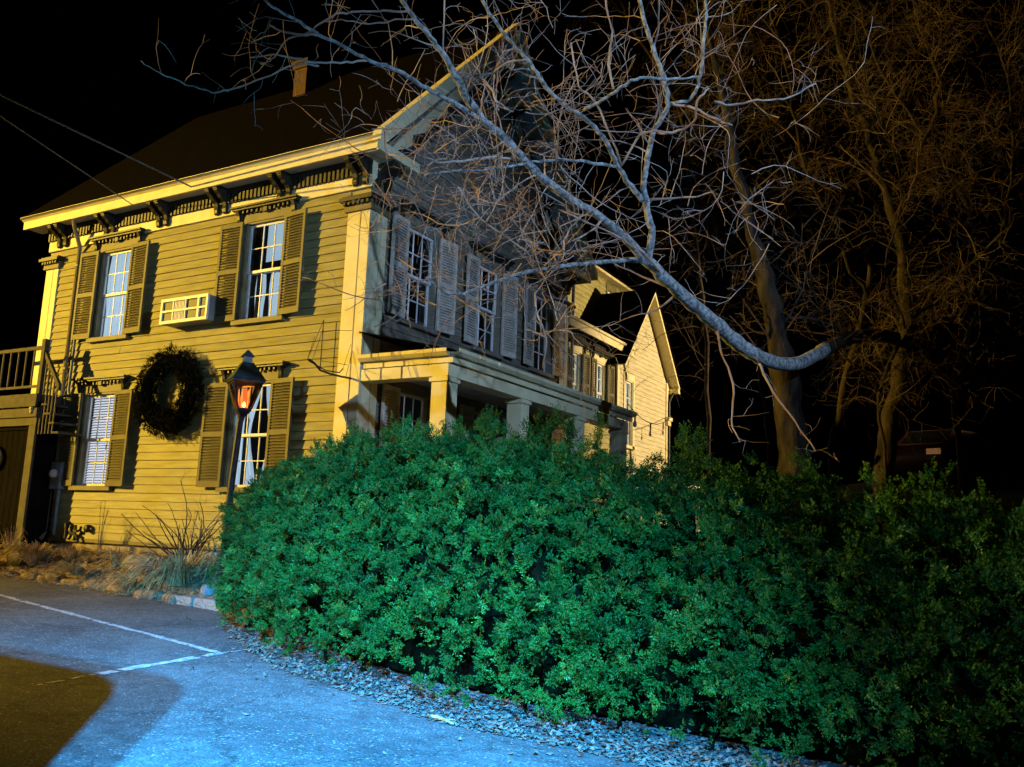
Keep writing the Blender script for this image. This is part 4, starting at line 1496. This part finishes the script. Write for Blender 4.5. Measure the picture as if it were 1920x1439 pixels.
LIMBS = [
    # long main limb
    ([(1548, 655, 12.2, 32), (1515, 674, 11.8, 33), (1475, 685, 11.4, 33), (1425, 670, 10.9, 34), (1385, 645, 10.7, 36), (1345, 610, 10.4, 34), (1300, 572, 10.1, 32), (1255, 532, 9.8, 30), (1213, 490, 9.6, 28), (1168, 442, 9.4, 22), (1115, 400, 9.2, 20), (1060, 368, 9.0, 21), (1000, 318, 8.8, 20), (958, 272, 8.6, 20), (905, 222, 8.4, 19), (872, 178, 8.3, 19), (852, 138, 8.2, 17), (832, 103, 8.1, 14), (800, 62, 8.0, 12), (765, 20, 7.9, 10), (738, -30, 7.8, 9), (700, -90, 7.7, 6)], 1),
    # upright fork
    ([(1213, 492, 9.6, 22), (1222, 440, 9.5, 18), (1213, 390, 9.45, 17), (1207, 345, 9.4, 15), (1214, 298, 9.35, 14), (1224, 250, 9.3, 13), (1252, 198, 9.3, 12), (1243, 145, 9.25, 11), (1228, 100, 9.2, 10), (1210, 50, 9.2, 10), (1196, -20, 9.1, 9), (1190, -90, 9.1, 6)], 1),
    # second fork to the upper left
    ([(1207, 378, 9.45, 14), (1180, 345, 9.35, 13), (1158, 310, 9.2, 12), (1135, 265, 9.0, 11), (1100, 225, 8.9, 11), (1062, 200, 8.8, 10), (1025, 165, 8.7, 10), (995, 120, 8.6, 9), (960, 82, 8.5, 8), (925, 35, 8.4, 8), (895, -20, 8.3, 7), (880, -70, 8.3, 5)], 1),
    # connecting low limb
    ([(1158, 312, 9.2, 8), (1110, 306, 9.0, 8), (1060, 300, 8.9, 7), (1012, 303, 8.8, 7), (960, 312, 8.6, 6), (900, 318, 8.4, 6), (840, 322, 8.3, 5), (795, 328, 8.2, 4)], 1),
    # low left limb
    ([(1205, 486, 9.6, 14), (1150, 490, 9.4, 11), (1095, 495, 9.2, 11), (1045, 500, 9.1, 10), (1000, 508, 9.0, 9), (955, 520, 8.9, 9), (905, 538, 8.8, 8), (862, 552, 8.7, 7), (830, 546, 8.6, 5), (800, 520, 8.5, 4)], 1),
    # long limb to the upper left
    ([(903, 226, 8.4, 11), (850, 192, 8.2, 11), (800, 166, 8.0, 10), (745, 132, 7.8, 10), (690, 112, 7.7, 9), (640, 85, 7.6, 8), (600, 66, 7.5, 8), (555, 38, 7.4, 7), (510, 12, 7.3, 6), (470, -20, 7.2, 5)], 1),
    ([(690, 113, 7.7, 6), (650, 118, 7.6, 5), (600, 118, 7.5, 5), (560, 112, 7.45, 5), (520, 104, 7.4, 4), (470, 108, 7.3, 3)], 0),
    ([(600, 124, 7.5, 5), (555, 122, 7.45, 4), (495, 147, 7.3, 4), (440, 168, 7.2, 4), (400, 172, 7.1, 4), (350, 158, 7.0, 4), (300, 137, 6.9, 3), (266, 114, 6.8, 2.2)], 0),
    ([(602, 68, 7.5, 6), (565, 66, 7.45, 6), (530, 60, 7.4, 5), (505, 48, 7.35, 4)], 0),
    ([(770, 24, 7.9, 6), (730, 22, 7.8, 6), (690, 22, 7.75, 5), (650, 24, 7.7, 5), (615, 34, 7.6, 5), (575, 62, 7.5, 4), (535, 78, 7.4, 4), (512, 112, 7.35, 3), (488, 120, 7.3, 2.5)], 0),
    ([(775, 35, 7.9, 4), (740, 38, 7.8, 4), (700, 45, 7.7, 3.5), (650, 40, 7.6, 3), (610, 42, 7.5, 3)], 0),
    ([(868, 148, 8.25, 7), (895, 142, 8.2, 7), (920, 165, 8.1, 6), (932, 190, 8.05, 6), (955, 208, 8.0, 5)], 0),
    ([(895, 143, 8.2, 6), (925, 135, 8.1, 6), (952, 118, 8.0, 5), (985, 112, 7.9, 4)], 0),
    ([(985, 302, 8.8, 8), (930, 296, 8.6, 7), (880, 300, 8.4, 7), (830, 305, 8.3, 6), (790, 292, 8.2, 5), (750, 275, 8.1, 4)], 0),
    ([(1094, 206, 8.9, 8), (1130, 188, 8.8, 8), (1165, 165, 8.7, 8), (1200, 147, 8.7, 7), (1260, 149, 8.7, 6), (1310, 144, 8.7, 5)], 1),
    ([(1255, 195, 9.3, 9), (1295, 186, 9.2, 8), (1312, 150, 9.1, 8), (1318, 90, 9.0, 8), (1324, 30, 9.0, 7), (1322, -40, 8.9, 6)], 1),
    ([(1255, 196, 9.3, 7), (1300, 203, 9.2, 6), (1340, 222, 9.1, 6), (1372, 236, 9.0, 4)], 0),
    ([(1228, 248, 9.3, 7), (1262, 248, 9.2, 7), (1300, 230, 9.1, 6), (1308, 190, 9.0, 6), (1330, 165, 9.0, 4)], 0),
    ([(1340, 190, 9.2, 6), (1370, 198, 9.2, 6), (1420, 188, 9.1, 5), (1470, 186, 9.1, 5), (1530, 156, 9.0, 4)], 0),
    ([(1210, 376, 9.45, 7), (1250, 372, 9.4, 6), (1300, 369, 9.3, 5), (1340, 360, 9.2, 3)], 0),
    ([(1150, 170, 8.7, 6), (1142, 120, 8.6, 6), (1146, 60, 8.5, 5), (1136, 0, 8.5, 5), (1134, -50, 8.5, 4)], 0),
    ([(1222, 100, 9.2, 6), (1234, 50, 9.2, 5), (1236, -30, 9.1, 5)], 0),
    ([(1165, 308, 9.2, 6), (1150, 270, 9.1, 5), (1115, 190, 9.0, 5), (1085, 160, 8.9, 4), (1070, 80, 8.8, 4)], 0),
    ([(1165, 312, 9.2, 6), (1195, 262, 9.2, 6), (1215, 247, 9.15, 5), (1262, 249, 9.1, 4)], 0),
    ([(830, 100, 8.1, 5), (832, 60, 8.0, 4), (835, 0, 8.0, 4)], 0),
    ([(1255, 530, 9.8, 10), (1210, 480, 9.4, 6), (1150, 440, 9.1, 5), (1050, 395, 8.8, 4)], 0),
    ([(1000, 505, 9.0, 5), (985, 470, 8.8, 4), (900, 410, 8.5, 4), (860, 350, 8.3, 3)], 0),
    ([(1100, 395, 9.2, 5), (1062, 440, 9.0, 4), (1054, 490, 8.9, 4), (1010, 540, 8.8, 4), (1005, 580, 8.7, 4), (1025, 640, 8.6, 3), (1018, 690, 8.5, 3)], 0),
    ([(1345, 612, 10.4, 7), (1352, 660, 10.2, 5), (1375, 720, 10.0, 5), (1372, 790, 9.9, 4), (1388, 830, 9.8, 3)], 0),
    ([(1418, 672, 10.9, 7), (1450, 735, 10.7, 6), (1490, 790, 10.5, 5), (1530, 845, 10.3, 3)], 0),
]
tw = MB()
for ctrl, big in LIMBS:
    pts, rad = spline(ctrl, 5 if big else 4)
    rad = [r * (1 + .04 * math.sin(i * 1.9) + rg.uniform(-.04, .04)) for i, r in enumerate(rad)]
    pts = [p + rg.normal(0, .005, 3) for p in pts]
    MB().tube(pts, rad, 10 if big else 6, jit=.09).build('limb', M_BARK if big else M_TWIG, maple, True)
    if big:
        grow(tw, pts[len(pts) // 4:], rad[0] * .4, rad[-1], rg, 0, 2, 3.6, .95, .22, -.01)
    else:
        grow(tw, pts, rad[0] * .6, rad[-1], rg, 0, 2, 3.2, .6, .1, -.01)
# the twig-filled middle of the crown before the gable
for _ in range(95):
    u, v = rg.uniform(690, 1120), rg.uniform(190, 640)
    p = atd(u, v, rg.uniform(8.2, 10.2))
    d = rg.normal(size=3)
    d[2] *= .6
    q, _d = curve(p, d, rg.uniform(.5, 1.3), rg, 8, .28, -.01)
    tw.tube(q, list(np.linspace(.007, .0025, len(q))), 4, False)
    grow(tw, q, .006, .003, rg, 1, 2, 4.2, .5, .08, -.01)
for _ in range(75):
    u, v = rg.uniform(880, 1480), rg.uniform(-20, 470)
    p = atd(u, v, rg.uniform(8.4, 10.6))
    d = rg.normal(size=3)
    d[2] = d[2] * .7 + .2
    q, _d = curve(p, d, rg.uniform(.5, 1.2), rg, 8, .26, -.01)
    tw.tube(q, list(np.linspace(.006, .0022, len(q))), 4, False)
    grow(tw, q, .005, .003, rg, 1, 2, 3.6, .45, .08, -.01)
o = tw.build('twigs', M_TWIG, maple)
o['kind'] = 'stuff'
TB = np.array(atd(1490, 850, 12.3))
tr_pts = [TB + np.array((.03, .05, -2.6)), TB + np.array((.02, .02, -1.2)), TB, np.array(atd(1478, 760, 12.4)), np.array(atd(1468, 680, 12.5)), np.array(atd(1452, 600, 12.6)), np.array(atd(1436, 520, 12.7)), np.array(atd(1405, 420, 12.9)), np.array(atd(1385, 320, 13.0)), np.array(atd(1360, 200, 13.1)), np.array(atd(1330, 60, 13.2)), np.array(atd(1310, -60, 13.3))]
tr_rad = [.30, .26, .20, .18, .19, .15, .12, .09, .07, .055, .045, .03]
tp, tr_ = [], []
for i in range(len(tr_pts) - 1):
    for k in range(4):
        t = k / 4
        tp.append(tr_pts[i] * (1 - t) + tr_pts[i + 1] * t + rg.normal(0, .018, 3))
        tr_.append((tr_rad[i] * (1 - t) + tr_rad[i + 1] * t) * rg.uniform(.9, 1.1))
MB().tube(tp, tr_, 16, jit=.13).build('trunk', M_TRUNK, maple, True)
st_pts, st_rad = spline([(1650, 900, 13.6, 46), (1668, 800, 13.8, 42), (1690, 690, 14.0, 38), (1700, 600, 14.2, 34), (1690, 480, 14.4, 26), (1655, 330, 14.6, 20), (1600, 180, 14.8, 15), (1560, 40, 15, 11), (1545, -60, 15, 8)], 5)
st_pts = [np.array((st_pts[0][0], st_pts[0][1], .4))] + [p + rg.normal(0, .02, 3) for p in st_pts]
MB().tube(st_pts, [st_rad[0] * 1.2] + st_rad, 14, jit=.10).build('stem', M_TRUNK, maple, True)
tpts, trad = spline([(1692, 640, 14.0, 34), (1655, 630, 13.5, 32), (1605, 632, 12.9, 32), (1570, 644, 12.5, 32), (1546, 656, 12.15, 32)], 4)
MB().tube(tpts, trad, 10, jit=.06).build('limb', M_TRUNK, maple, True)  # darker bark stands for the limb fading out of the light
tw2 = MB()
grow(tw2, tp[8:], .05, .02, rg, 0, 2, 4.0, 1.2, .2, -.02)
grow(tw2, st_pts[8:], .05, .02, rg, 0, 2, 3.4, 1.2, .2, -.02)
o = tw2.build('twigs', M_BGTWIG, maple)
o['kind'] = 'stuff'

# ------------------------------------------------------------------ bare trees behind on the slope
def bare_tree(label, trunks, seed, dens=6.0, Lc=1.35, lev=2):
    g = np.random.default_rng(seed)
    c0 = atd(*trunks[0][0][:3])
    t = thing('bare_tree', label, 'tree', (0, 0, 0), group='bare trees on the dark slope')
    tmb = MB()
    for k, ctrl in enumerate(trunks):
        pts, rad = spline(ctrl, 5)
        pts = [p + g.normal(0, .025, 3) for p in pts]
        rad = [.55 * r * g.uniform(.82, 1.18) for r in rad]
        if k == 0:
            zg = hz(pts[0][0], pts[0][1])
            pts = [np.array((pts[0][0], pts[0][1], zg - .2)), np.array((pts[0][0], pts[0][1], (zg + pts[0][2]) / 2))] + pts
            rad = [rad[0] * 1.3, rad[0] * 1.1] + rad
        MB().tube(pts, rad, 10, jit=.12).build('trunk' if k == 0 else 'limb', M_TRUNK, t, True)
        grow(tmb, pts[2:], rad[-1] * 1.2, .02, g, 0, lev, dens, Lc, .15, -.03)
    o = tmb.build('twigs', M_BGTWIG, t)
    o['kind'] = 'stuff'
    return t


bare_tree('bare tree with two rising stems close behind the maple trunk', [[(1560, 840, 15, 34), (1590, 700, 15, 30), (1625, 560, 15.2, 26), (1640, 430, 15.4, 22), (1720, 290, 15.6, 18), (1760, 160, 15.8, 14), (1720, 40, 16, 10), (1700, -60, 16, 8)], [(1625, 560, 15.2, 18), (1560, 430, 15, 15), (1500, 280, 14.8, 15), (1480, 150, 14.6, 12), (1440, 0, 14.4, 10)]], 31)
bare_tree('slim bare tree leaning towards the gabled block', [[(1440, 830, 17, 22), (1420, 650, 17, 20), (1400, 480, 17, 18), (1370, 330, 17, 17), (1350, 180, 17, 14), (1390, 20, 17, 10), (1400, -60, 17, 8)], [(1400, 480, 17, 10), (1330, 400, 16.5, 8), (1280, 300, 16.2, 7), (1250, 190, 16, 5)]], 32)
bare_tree('bare tree with arching limbs above the parked car', [[(1800, 850, 16, 30), (1790, 700, 16, 26), (1850, 520, 16, 22), (1820, 400, 16, 16), (1740, 260, 16, 14), (1650, 130, 16, 11), (1610, 0, 16, 9), (1600, -60, 16, 7)], [(1850, 520, 16, 14), (1890, 380, 15.5, 12), (1900, 200, 15, 10), (1860, 60, 15, 8)], [(1790, 700, 16, 12), (1700, 630, 15, 10), (1640, 640, 14.6, 8), (1600, 600, 14.2, 6)]], 33)
bare_tree('crooked bare tree with drooping tips over the hedge top', [[(1660, 860, 13.5, 16), (1650, 740, 13.3, 15), (1700, 620, 13, 14), (1760, 560, 12.7, 12), (1830, 480, 12.4, 10), (1900, 420, 12, 8)], [(1700, 620, 13, 9), (1660, 500, 12.8, 8), (1690, 360, 12.6, 7), (1640, 200, 12.4, 6), (1600, 60, 12.2, 5)], [(1650, 740, 13.3, 8), (1580, 660, 13, 7), (1530, 560, 12.8, 6), (1500, 420, 12.6, 5)]], 34, 6.0, 1.1)
bare_tree('bare tree beyond the gabled block with a high fork', [[(1330, 830, 24, 20), (1320, 600, 24, 18), (1300, 400, 24, 16), (1270, 200, 24, 14), (1180, 40, 24, 10), (1150, -40, 24, 8)], [(1300, 400, 24, 10), (1360, 250, 24, 9), (1420, 80, 24, 7)]], 35, 2.6, 2.2)

# ------------------------------------------------------------------ yew hedge
hedge = thing('yew_hedge', 'long rounded dark green yew hedge along the edge of the parking lot', 'hedge', (0, 0, 0))
FRONT = [(-1.08, -1.54), (-.1, -2.2), (1.4, -3.2), (2.6, -3.85), (3.8, -4.12), (5.0, -4.32), (6.0, -4.32), (7.0, -4.35), (8.2, -4.45), (9.6, -4.6), (11.2, -4.8), (13.0, -5.0)]
HGT = [(-1.08, 2.02), (.1, 2.12), (1.0, 2.24), (1.9, 2.36), (2.8, 2.40), (3.8, 2.46), (4.9, 2.38), (5.8, 2.22), (6.7, 2.08), (7.3, 2.10), (8.1, 2.05), (8.8, 1.97), (9.6, 1.90), (13, 1.85)]
fx = np.array([p[0] for p in FRONT])
fy = np.array([p[1] for p in FRONT])
hx = np.array([p[0] for p in HGT])
hh_ = np.array([p[1] for p in HGT])
seglen = np.hypot(np.diff(fx), np.diff(fy))
cum = np.concatenate([[0], np.cumsum(seglen)])
TOT = cum[-1]
DEPTH = 2.1


def hedge_pt(s, a, rad=1.0):
    """s: length along the front; a: 0 front foot .. 1 back foot over the top"""
    s = np.asarray(s, float)
    px = np.interp(s, cum, fx)
    py = np.interp(s, cum, fy)
    e = .25
    tx = np.interp(s + e, cum, fx) - np.interp(s - e, cum, fx)
    ty = np.interp(s + e, cum, fy) - np.interp(s - e, cum, fy)
    ln = np.hypot(tx, ty) + 1e-9
    nx, ny = ty / ln, -tx / ln                       # outward (towards the lot)
    endf = np.clip(s / .55, 0.02, 1) ** .33        # rounded free end
    H = np.interp(px, hx, hh_)
    w = np.pi * a
    ex = .62
    cw, sw_ = np.cos(w), np.sin(w)
    off = np.sign(cw) * np.abs(cw) ** ex             # +1 front .. -1 back
    up_ = np.abs(sw_) ** ex
    half = DEPTH / 2 * endf
    belly = 1 + .10 * np.sin(np.clip(up_, 0, 1) * np.pi)
    cxy = -DEPTH / 2
    d = cxy + off * half * belly * rad
    x = px + nx * d
    y = py + ny * d
    zb = .03 * (2 - px) - .02
    z = zb + .10 + (H - .10) * up_ * (.75 + .25 * endf) * rad
    nrm = np.stack([nx * off, ny * off, up_ * .8 + .05], 1)
    endm = np.clip(1 - s / .9, 0, 1)[:, None]
    tang = np.stack([-tx / ln, -ty / ln, 0 * s], 1)
    nrm = nrm + tang * endm * 1.2
    nrm /= np.linalg.norm(nrm, axis=1, keepdims=True)
    return np.stack([x, y, z], 1), nrm


# inner hull, near black for the darkness deep in the foliage
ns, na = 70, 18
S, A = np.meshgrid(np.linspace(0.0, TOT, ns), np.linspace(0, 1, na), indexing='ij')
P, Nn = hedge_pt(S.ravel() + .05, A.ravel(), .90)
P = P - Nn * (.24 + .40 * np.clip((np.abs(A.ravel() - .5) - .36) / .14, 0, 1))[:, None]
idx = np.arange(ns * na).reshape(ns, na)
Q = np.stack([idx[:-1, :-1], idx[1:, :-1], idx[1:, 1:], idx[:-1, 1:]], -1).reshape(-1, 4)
link('shadow_hull', np_mesh('shadow_hull', P, Q, M_CORE, True), hedge)
# clumps of sprays: an outer broken layer and a sparser one deeper in
def clump_layer(ncl, per, tight, depth, sig, tip_share, seed):
    g = np.random.default_rng(seed)
    s = g.uniform(0, TOT, ncl * 3)
    a = g.beta(.85, 1.35, ncl * 3) * .80
    xq = np.interp(s, cum, fx)
    keep = g.uniform(size=len(s)) < np.where(xq > 10.3, .15, 1.0)
    s, a = s[keep][:ncl], a[keep][:ncl]
    P, Nn = hedge_pt(s, a)
    lump = np.sin(P[:, 0] * 3.1 + 1.3 * np.sin(P[:, 2] * 2.7)) * np.sin(P[:, 2] * 3.7 + 2 * np.sin(P[:, 0] * 1.9))
    gap = np.sin(P[:, 0] * 5.3 + 2.1 * np.sin(P[:, 2] * 3.1 + P[:, 1])) * np.sin(P[:, 2] * 6.1 + 1.7 * np.sin(P[:, 0] * 2.3 + 1.0)) + .5 * np.sin(P[:, 0] * 11.0 + P[:, 2] * 7.0)
    off = lump * .10 + g.normal(0, sig, len(P)) - np.clip(-gap - .30, 0, 1) * .26 - depth
    P = P + Nn * off[:, None]
    foot = np.clip(1 - a / .07, 0, 1)
    P[:, 2] += foot * g.uniform(.0, .16, len(P))
    CP = np.repeat(P, per, 0)
    CN = np.repeat(Nn, per, 0)
    axis = CN + np.repeat(g.normal(0, .45, (len(P), 3)), per, 0) + np.array((0, 0, .15))
    dirs = axis + g.normal(0, .7, CP.shape)
    sz = np.repeat(g.uniform(.6, 1.4, (len(P), 1)), per, 0)
    pos = CP - CN * .05 + g.normal(0, tight, CP.shape) * sz
    tipm = np.repeat(g.uniform(size=len(P)) < tip_share, per)
    return pos, dirs, tipm


for args, names in (((5400, 14, .022, -.01, .095, .12, 21), ('foliage', 'foliage_tips')), ((1700, 11, .060, .20, .05, .0, 22), ('inner_foliage', None))):
    pos, dirs, tipm = clump_layer(*args)
    V, Q = sprigs(pos[~tipm], dirs[~tipm], .068, 9, .030, .0115, NP)
    link(names[0], np_mesh(names[0], V, Q, M_YEW), hedge)['kind'] = 'stuff'
    if names[1]:
        V, Q = sprigs(pos[tipm], dirs[tipm], .075, 9, .030, .0105, NP)
        link(names[1], np_mesh(names[1], V, Q, M_YEWTIP), hedge)['kind'] = 'stuff'
# taller leaders along the top
lead = []
ld = []
for (u, v, n_) in ((775, 790, 3), (905, 755, 4), (1010, 775, 4), (1060, 770, 3), (1110, 780, 2), (1300, 810, 4), (1280, 830, 3), (760, 775, 3), (860, 790, 2), (680, 805, 2), (600, 835, 2), (1540, 860, 2), (1750, 880, 2), (1850, 890, 1)):
    for _ in range(n_):
        b_ = atd(u + NP.uniform(-18, 18), v + 62, NP.uniform(8.2, 8.9) if u < 1250 else NP.uniform(7.2, 7.8))
        d_ = np.array((NP.normal(0, .2), NP.normal(0, .2), 1.0))
        L_ = NP.uniform(.14, .32)
        for k in range(30):
            t_ = NP.uniform(0, 1)
            lead.append(b_ + d_ * L_ * t_ + NP.normal(0, .02, 3))
            ld.append(d_ * .8 + NP.normal(0, .7, 3) * (1.1 - t_))
V, Q = sprigs(np.array(lead), np.array(ld), .09, 9, .032, .011, NP)
o = link('leaders', np_mesh('leaders', V, Q, M_YEW), hedge)
o['kind'] = 'stuff'
# a few stems showing at the foot
for k in range(11):
    s0 = 1.3 + k * .95 + R.uniform(-.3, .3)
    p, _n = hedge_pt(np.array([s0]), np.array([.18]), .6)
    p = p[0]
    z0 = gz(p[0])
    MB().tube([(p[0], p[1], z0 - .1), (p[0] + R.uniform(-.1, .1), p[1] + R.uniform(-.1, .1), z0 + .45), (p[0] + R.uniform(-.2, .2), p[1] + R.uniform(-.2, .2), z0 + 1.0)], [.022, .018, .012], 6).build('stem', M_CORE, hedge)

# leaf litter along the foot of the hedge
n = 15000
s = NP.uniform(.4, TOT, n)
px = np.interp(s, cum, fx)
py = np.interp(s, cum, fy)
e = .3
tx = np.interp(s + e, cum, fx) - np.interp(s - e, cum, fx)
ty = np.interp(s + e, cum, fy) - np.interp(s - e, cum, fy)
ln = np.hypot(tx, ty)
wid = np.interp(px, [-1, 1.2, 2.5, 4.0, 4.8, 6.0, 8, 13], [.05, .12, .16, .22, .36, .36, .36, .36])
out = (1 - NP.beta(1.0, 1.3, n)) * (wid + .7) - .7
far = NP.uniform(size=n) < .04
out = np.where(far, out + NP.exponential(.35, n), out)
cx_ = px + ty / ln * out
cy_ = py - tx / ln * out
sz = NP.uniform(.25, 1, n) ** 2 * .034 + .005
ang = NP.uniform(0, 6.283, n)
cz_ = .03 * (2 - cx_) + .008 + NP.uniform(0, .045, n) * np.clip((wid - out) / .4, 0, 1)
ca, sa = np.cos(ang), np.sin(ang)
tl = NP.normal(0, .45, (n, 2))
V = np.empty((n, 6, 3))
for k, (lx_, ly_, lz_) in enumerate(((-1, 0, .2), (-.3, .55, .0), (.45, .5, .0), (1, 0, .3), (.45, -.5, .1), (-.3, -.55, .12))):
    V[:, k, 0] = cx_ + sz * (lx_ * ca - ly_ * sa)
    V[:, k, 1] = cy_ + sz * (lx_ * sa + ly_ * ca)
    V[:, k, 2] = cz_ + np.abs(sz * (lz_ + lx_ * tl[:, 0] + ly_ * tl[:, 1]))
V = V.reshape(-1, 3)
o = link('leaf_litter', np_mesh('leaf_litter', V, np.arange(len(V), dtype=np.int32).reshape(-1, 6), M_LEAF))
tag(o, 'dead leaves and wood chips strewn along the foot of the hedge', 'leaves', kind='stuff')
st = thing('fallen_stick', 'pale split stick lying on the asphalt at the edge of the leaf litter', 'stick', (4.95, -4.62, gz(4.95) + .02))
MB().tube([(-.17, .06, .0), (-.05, .015, .012), (.06, -.03, .01), (.17, -.07, .0)], [.010, .014, .013, .006], 6).build('stick', M_STRAW, st)
MB().tube([(.06, -.03, .012), (.15, -.02, .02)], [.008, .003], 5).build('splinter', M_STRAW, st)

# bare shrub before the yellow wall
shb = thing('bare_shrub', 'leafless arching brown shrub standing against the yellow wall left of the hedge', 'shrub', (-3.15, -.42, .66))
g = np.random.default_rng(77)
mb = MB()
for k in range(34):
    an = g.uniform(-1.35, 1.15)
    d = np.array((math.sin(an) * 1.1, g.uniform(-.35, .12), math.cos(an) * .75 + .12))
    L = g.uniform(.7, 1.5)
    q, _d = curve((g.normal(0, .05), g.normal(0, .04), 0), d, L, g, 8, .16, -.015 if abs(an) < .8 else .02)
    q = [np.array((p[0], min(p[1], .30), p[2])) for p in q]
    mb.tube(q, list(np.linspace(.014, .005, len(q))), 5, False)
    if k % 2 == 0:
        grow(mb, q[3:], .008, .004, g, 2, 2, 3.0, .32, .2, 0, 3, .7)
mb.build('stems', M_BGTWIG, shb)

# ------------------------------------------------------------------ parked car up the slope
cpos = atd(1770, 862, 23.0)
car = thing('parked_car', 'dark reddish car parked beyond the hedge under the bare trees', 'car', (cpos[0], cpos[1], hz(cpos[0], cpos[1])), math.radians(72))
zc_ = cpos[2] - hz(cpos[0], cpos[1])
car.location.z = cpos[2] - .71
prof = [(-2.2, .30), (-2.25, .65), (-2.1, .90), (-1.3, .98), (-.75, 1.40), (.75, 1.46), (1.45, 1.02), (2.15, .92), (2.25, .60), (2.2, .30)]
mb = MB()
rings_ = []
for yv, f in ((-.86, .94), (-.80, 1.0), (-.62, 1.015), (.62, 1.015), (.80, 1.0), (.86, .94)):
    ring = []
    for x, z in prof:
        sh_ = 1.0 if z < 1.1 else .0
        yy = yv if z < 1.1 else yv * .82
        ring.append((x * (1 if abs(yv) < .7 else .985), yy, .30 + (z - .30) * f))
    rings_.append(ring)
mb.rings(rings_)
mb.build('body', M_CAR, car, True)
for s in (-1, 1):
    mb = MB()
    y = s * .80
    mb.quad((-.98, y + s * .03, 1.04), (-.05, y + s * .03, 1.04), (-.05, y - s * .07, 1.36), (-.62, y - s * .07, 1.36))
    mb.quad((.02, y + s * .03, 1.04), (1.18, y + s * .03, 1.04), (.68, y - s * .07, 1.38), (.02, y - s * .07, 1.38))
    mb.build('side_window', M_CARGLASS, car)
MB().quad((-1.26, -.62, 1.03), (-1.26, .62, 1.03), (-.80, .55, 1.40), (-.80, -.55, 1.40)).build('windscreen', M_CARGLASS, car)
MB().quad((1.42, .62, 1.07), (1.42, -.62, 1.07), (.82, -.55, 1.46), (.82, .55, 1.46)).build('rear_window', M_CARGLASS, car)
tyre = MB().rings([[(r * math.cos(w), y, r * math.sin(w)) for w in np.linspace(0, 2 * math.pi, 19)[:-1]] for r, y in ((.2, -.10), (.31, -.10), (.33, -.06), (.33, .06), (.31, .10), (.2, .10))]).mesh('wheel', M_RUBBER, True)
rim = MB().rings([[(r * math.cos(w), y, r * math.sin(w)) for w in np.linspace(0, 2 * math.pi, 13)[:-1]] for r, y in ((.20, -.105), (.17, -.08), (.06, -.09), (.03, -.11))]).mesh('rim', M_STEEL, True)
for x in (-1.4, 1.38):
    for s in (-1, 1):
        w_ = link('wheel', tyre, car, (x, s * .80, .33), 0 if s < 0 else math.pi)
        link('rim', rim, w_)
for s in (-1, 1):
    MB().box(-2.27, -2.2, s * .62 - .16, s * .62 + .16, .64, .78).build('headlight', M_AMBER, car)
    MB().box(2.2, 2.27, s * .62 - .16, s * .62 + .16, .66, .82).build('tail_light', M_CAR, car)

# ------------------------------------------------------------------ beside and behind the photographer: the van that shades the lot, and the lamps
van = thing('box_truck', 'pale box truck parked in the lot opposite the hedge casting a hard edged shadow', 'truck', (5.9, -14.4, gz(5.9)))
mb = MB()
mb.prism([(-1.12, .75), (1.12, .75), (1.12, 3.16), (1.06, 3.27), (.94, 3.32), (-.94, 3.32), (-1.06, 3.27), (-1.12, 3.16)], -1.4, 3.83, 1)
mb.build('cargo_box', M_VAN, van)
mb = MB()
mb.prism([(-3.7, .45), (-1.45, .45), (-1.45, 2.5), (-2.5, 2.5), (-3.0, 1.6), (-3.7, 1.4)], -.98, .98, 0)
mb.build('cab', M_VAN, van)
MB().box(-.45, .45, -1.5, 3.7, .5, .74).build('chassis', M_IRON, van)
MB().quad((-.88, -2.53, 2.46), (.88, -2.53, 2.46), (.88, -3.03, 1.66), (-.88, -3.03, 1.66)).build('windscreen', M_CARGLASS, van)
for y in (-2.6, 2.4):
    for s in (-1, 1):
        w_ = link('wheel', tyre, van, (s * .90, y, .42), math.pi / 2 * (1 if s > 0 else -1), (1.27, 1.2, 1.27))
        link('rim', rim, w_)


def lamp_pole(name, label, loc, head_mat, light, arm=0.0, twin=None):
    x, y, z = loc
    ze = z - .0
    base = gz(max(-30, min(20, x))) if y < 2 else hz(x, y)
    ox, oy = (-.9, -.6) if not twin else (.35, -.25)
    t = thing(name, label, 'lamp', (x + ox, y + oy, base))
    MB().tube([(0, 0, 0), (0, 0, ze - base + .35)], [.10, .06], 10).build('pole', M_GREY, t, True)
    heads = [(0, 0)] if not twin else [(0, 0), twin]
    for hx_, hy_ in heads:
        MB().tube([(0, 0, ze - base + .3), (-ox + hx_, -oy + hy_, ze - base + .28)], .03, 8).build('arm', M_GREY, t)
        MB().box(-ox + hx_ - .12, -ox + hx_ + .12, -oy + hy_ - .12, -oy + hy_ + .12, ze - base + .16, ze - base + .30).build('lamp_head', M_GREY, t)
        MB().box(-ox + hx_ - .10, -ox + hx_ + .10, -oy + hy_ - .10, -oy + hy_ + .10, ze - base + .145, ze - base + .159).build('lens', head_mat, t)
    return t


lamp_pole('street_lamp', 'tall grey street lamp with a warm sodium head on the road before the house', LAMP_STREET, M_LENS, L_street)
lamp_pole('floodlight_pole', 'grey pole with two blue white floodlight heads over the parking lot', LAMP_BLUE_1, M_LENSB, L_blue1, twin=(LAMP_BLUE_2[0] - LAMP_BLUE_1[0], LAMP_BLUE_2[1] - LAMP_BLUE_1[1]))
lamp_pole('side_fill_lamp', 'added unseen fill lamp with a cool white head lighting the side wall past the hedge', FILL_SIDE, M_LENSB, L_fill)
lamp_pole('yard_lamp', 'grey yard lamp with a warm head on the slope beyond the gabled block', LAMP_YARD, M_LENS, L_yard)
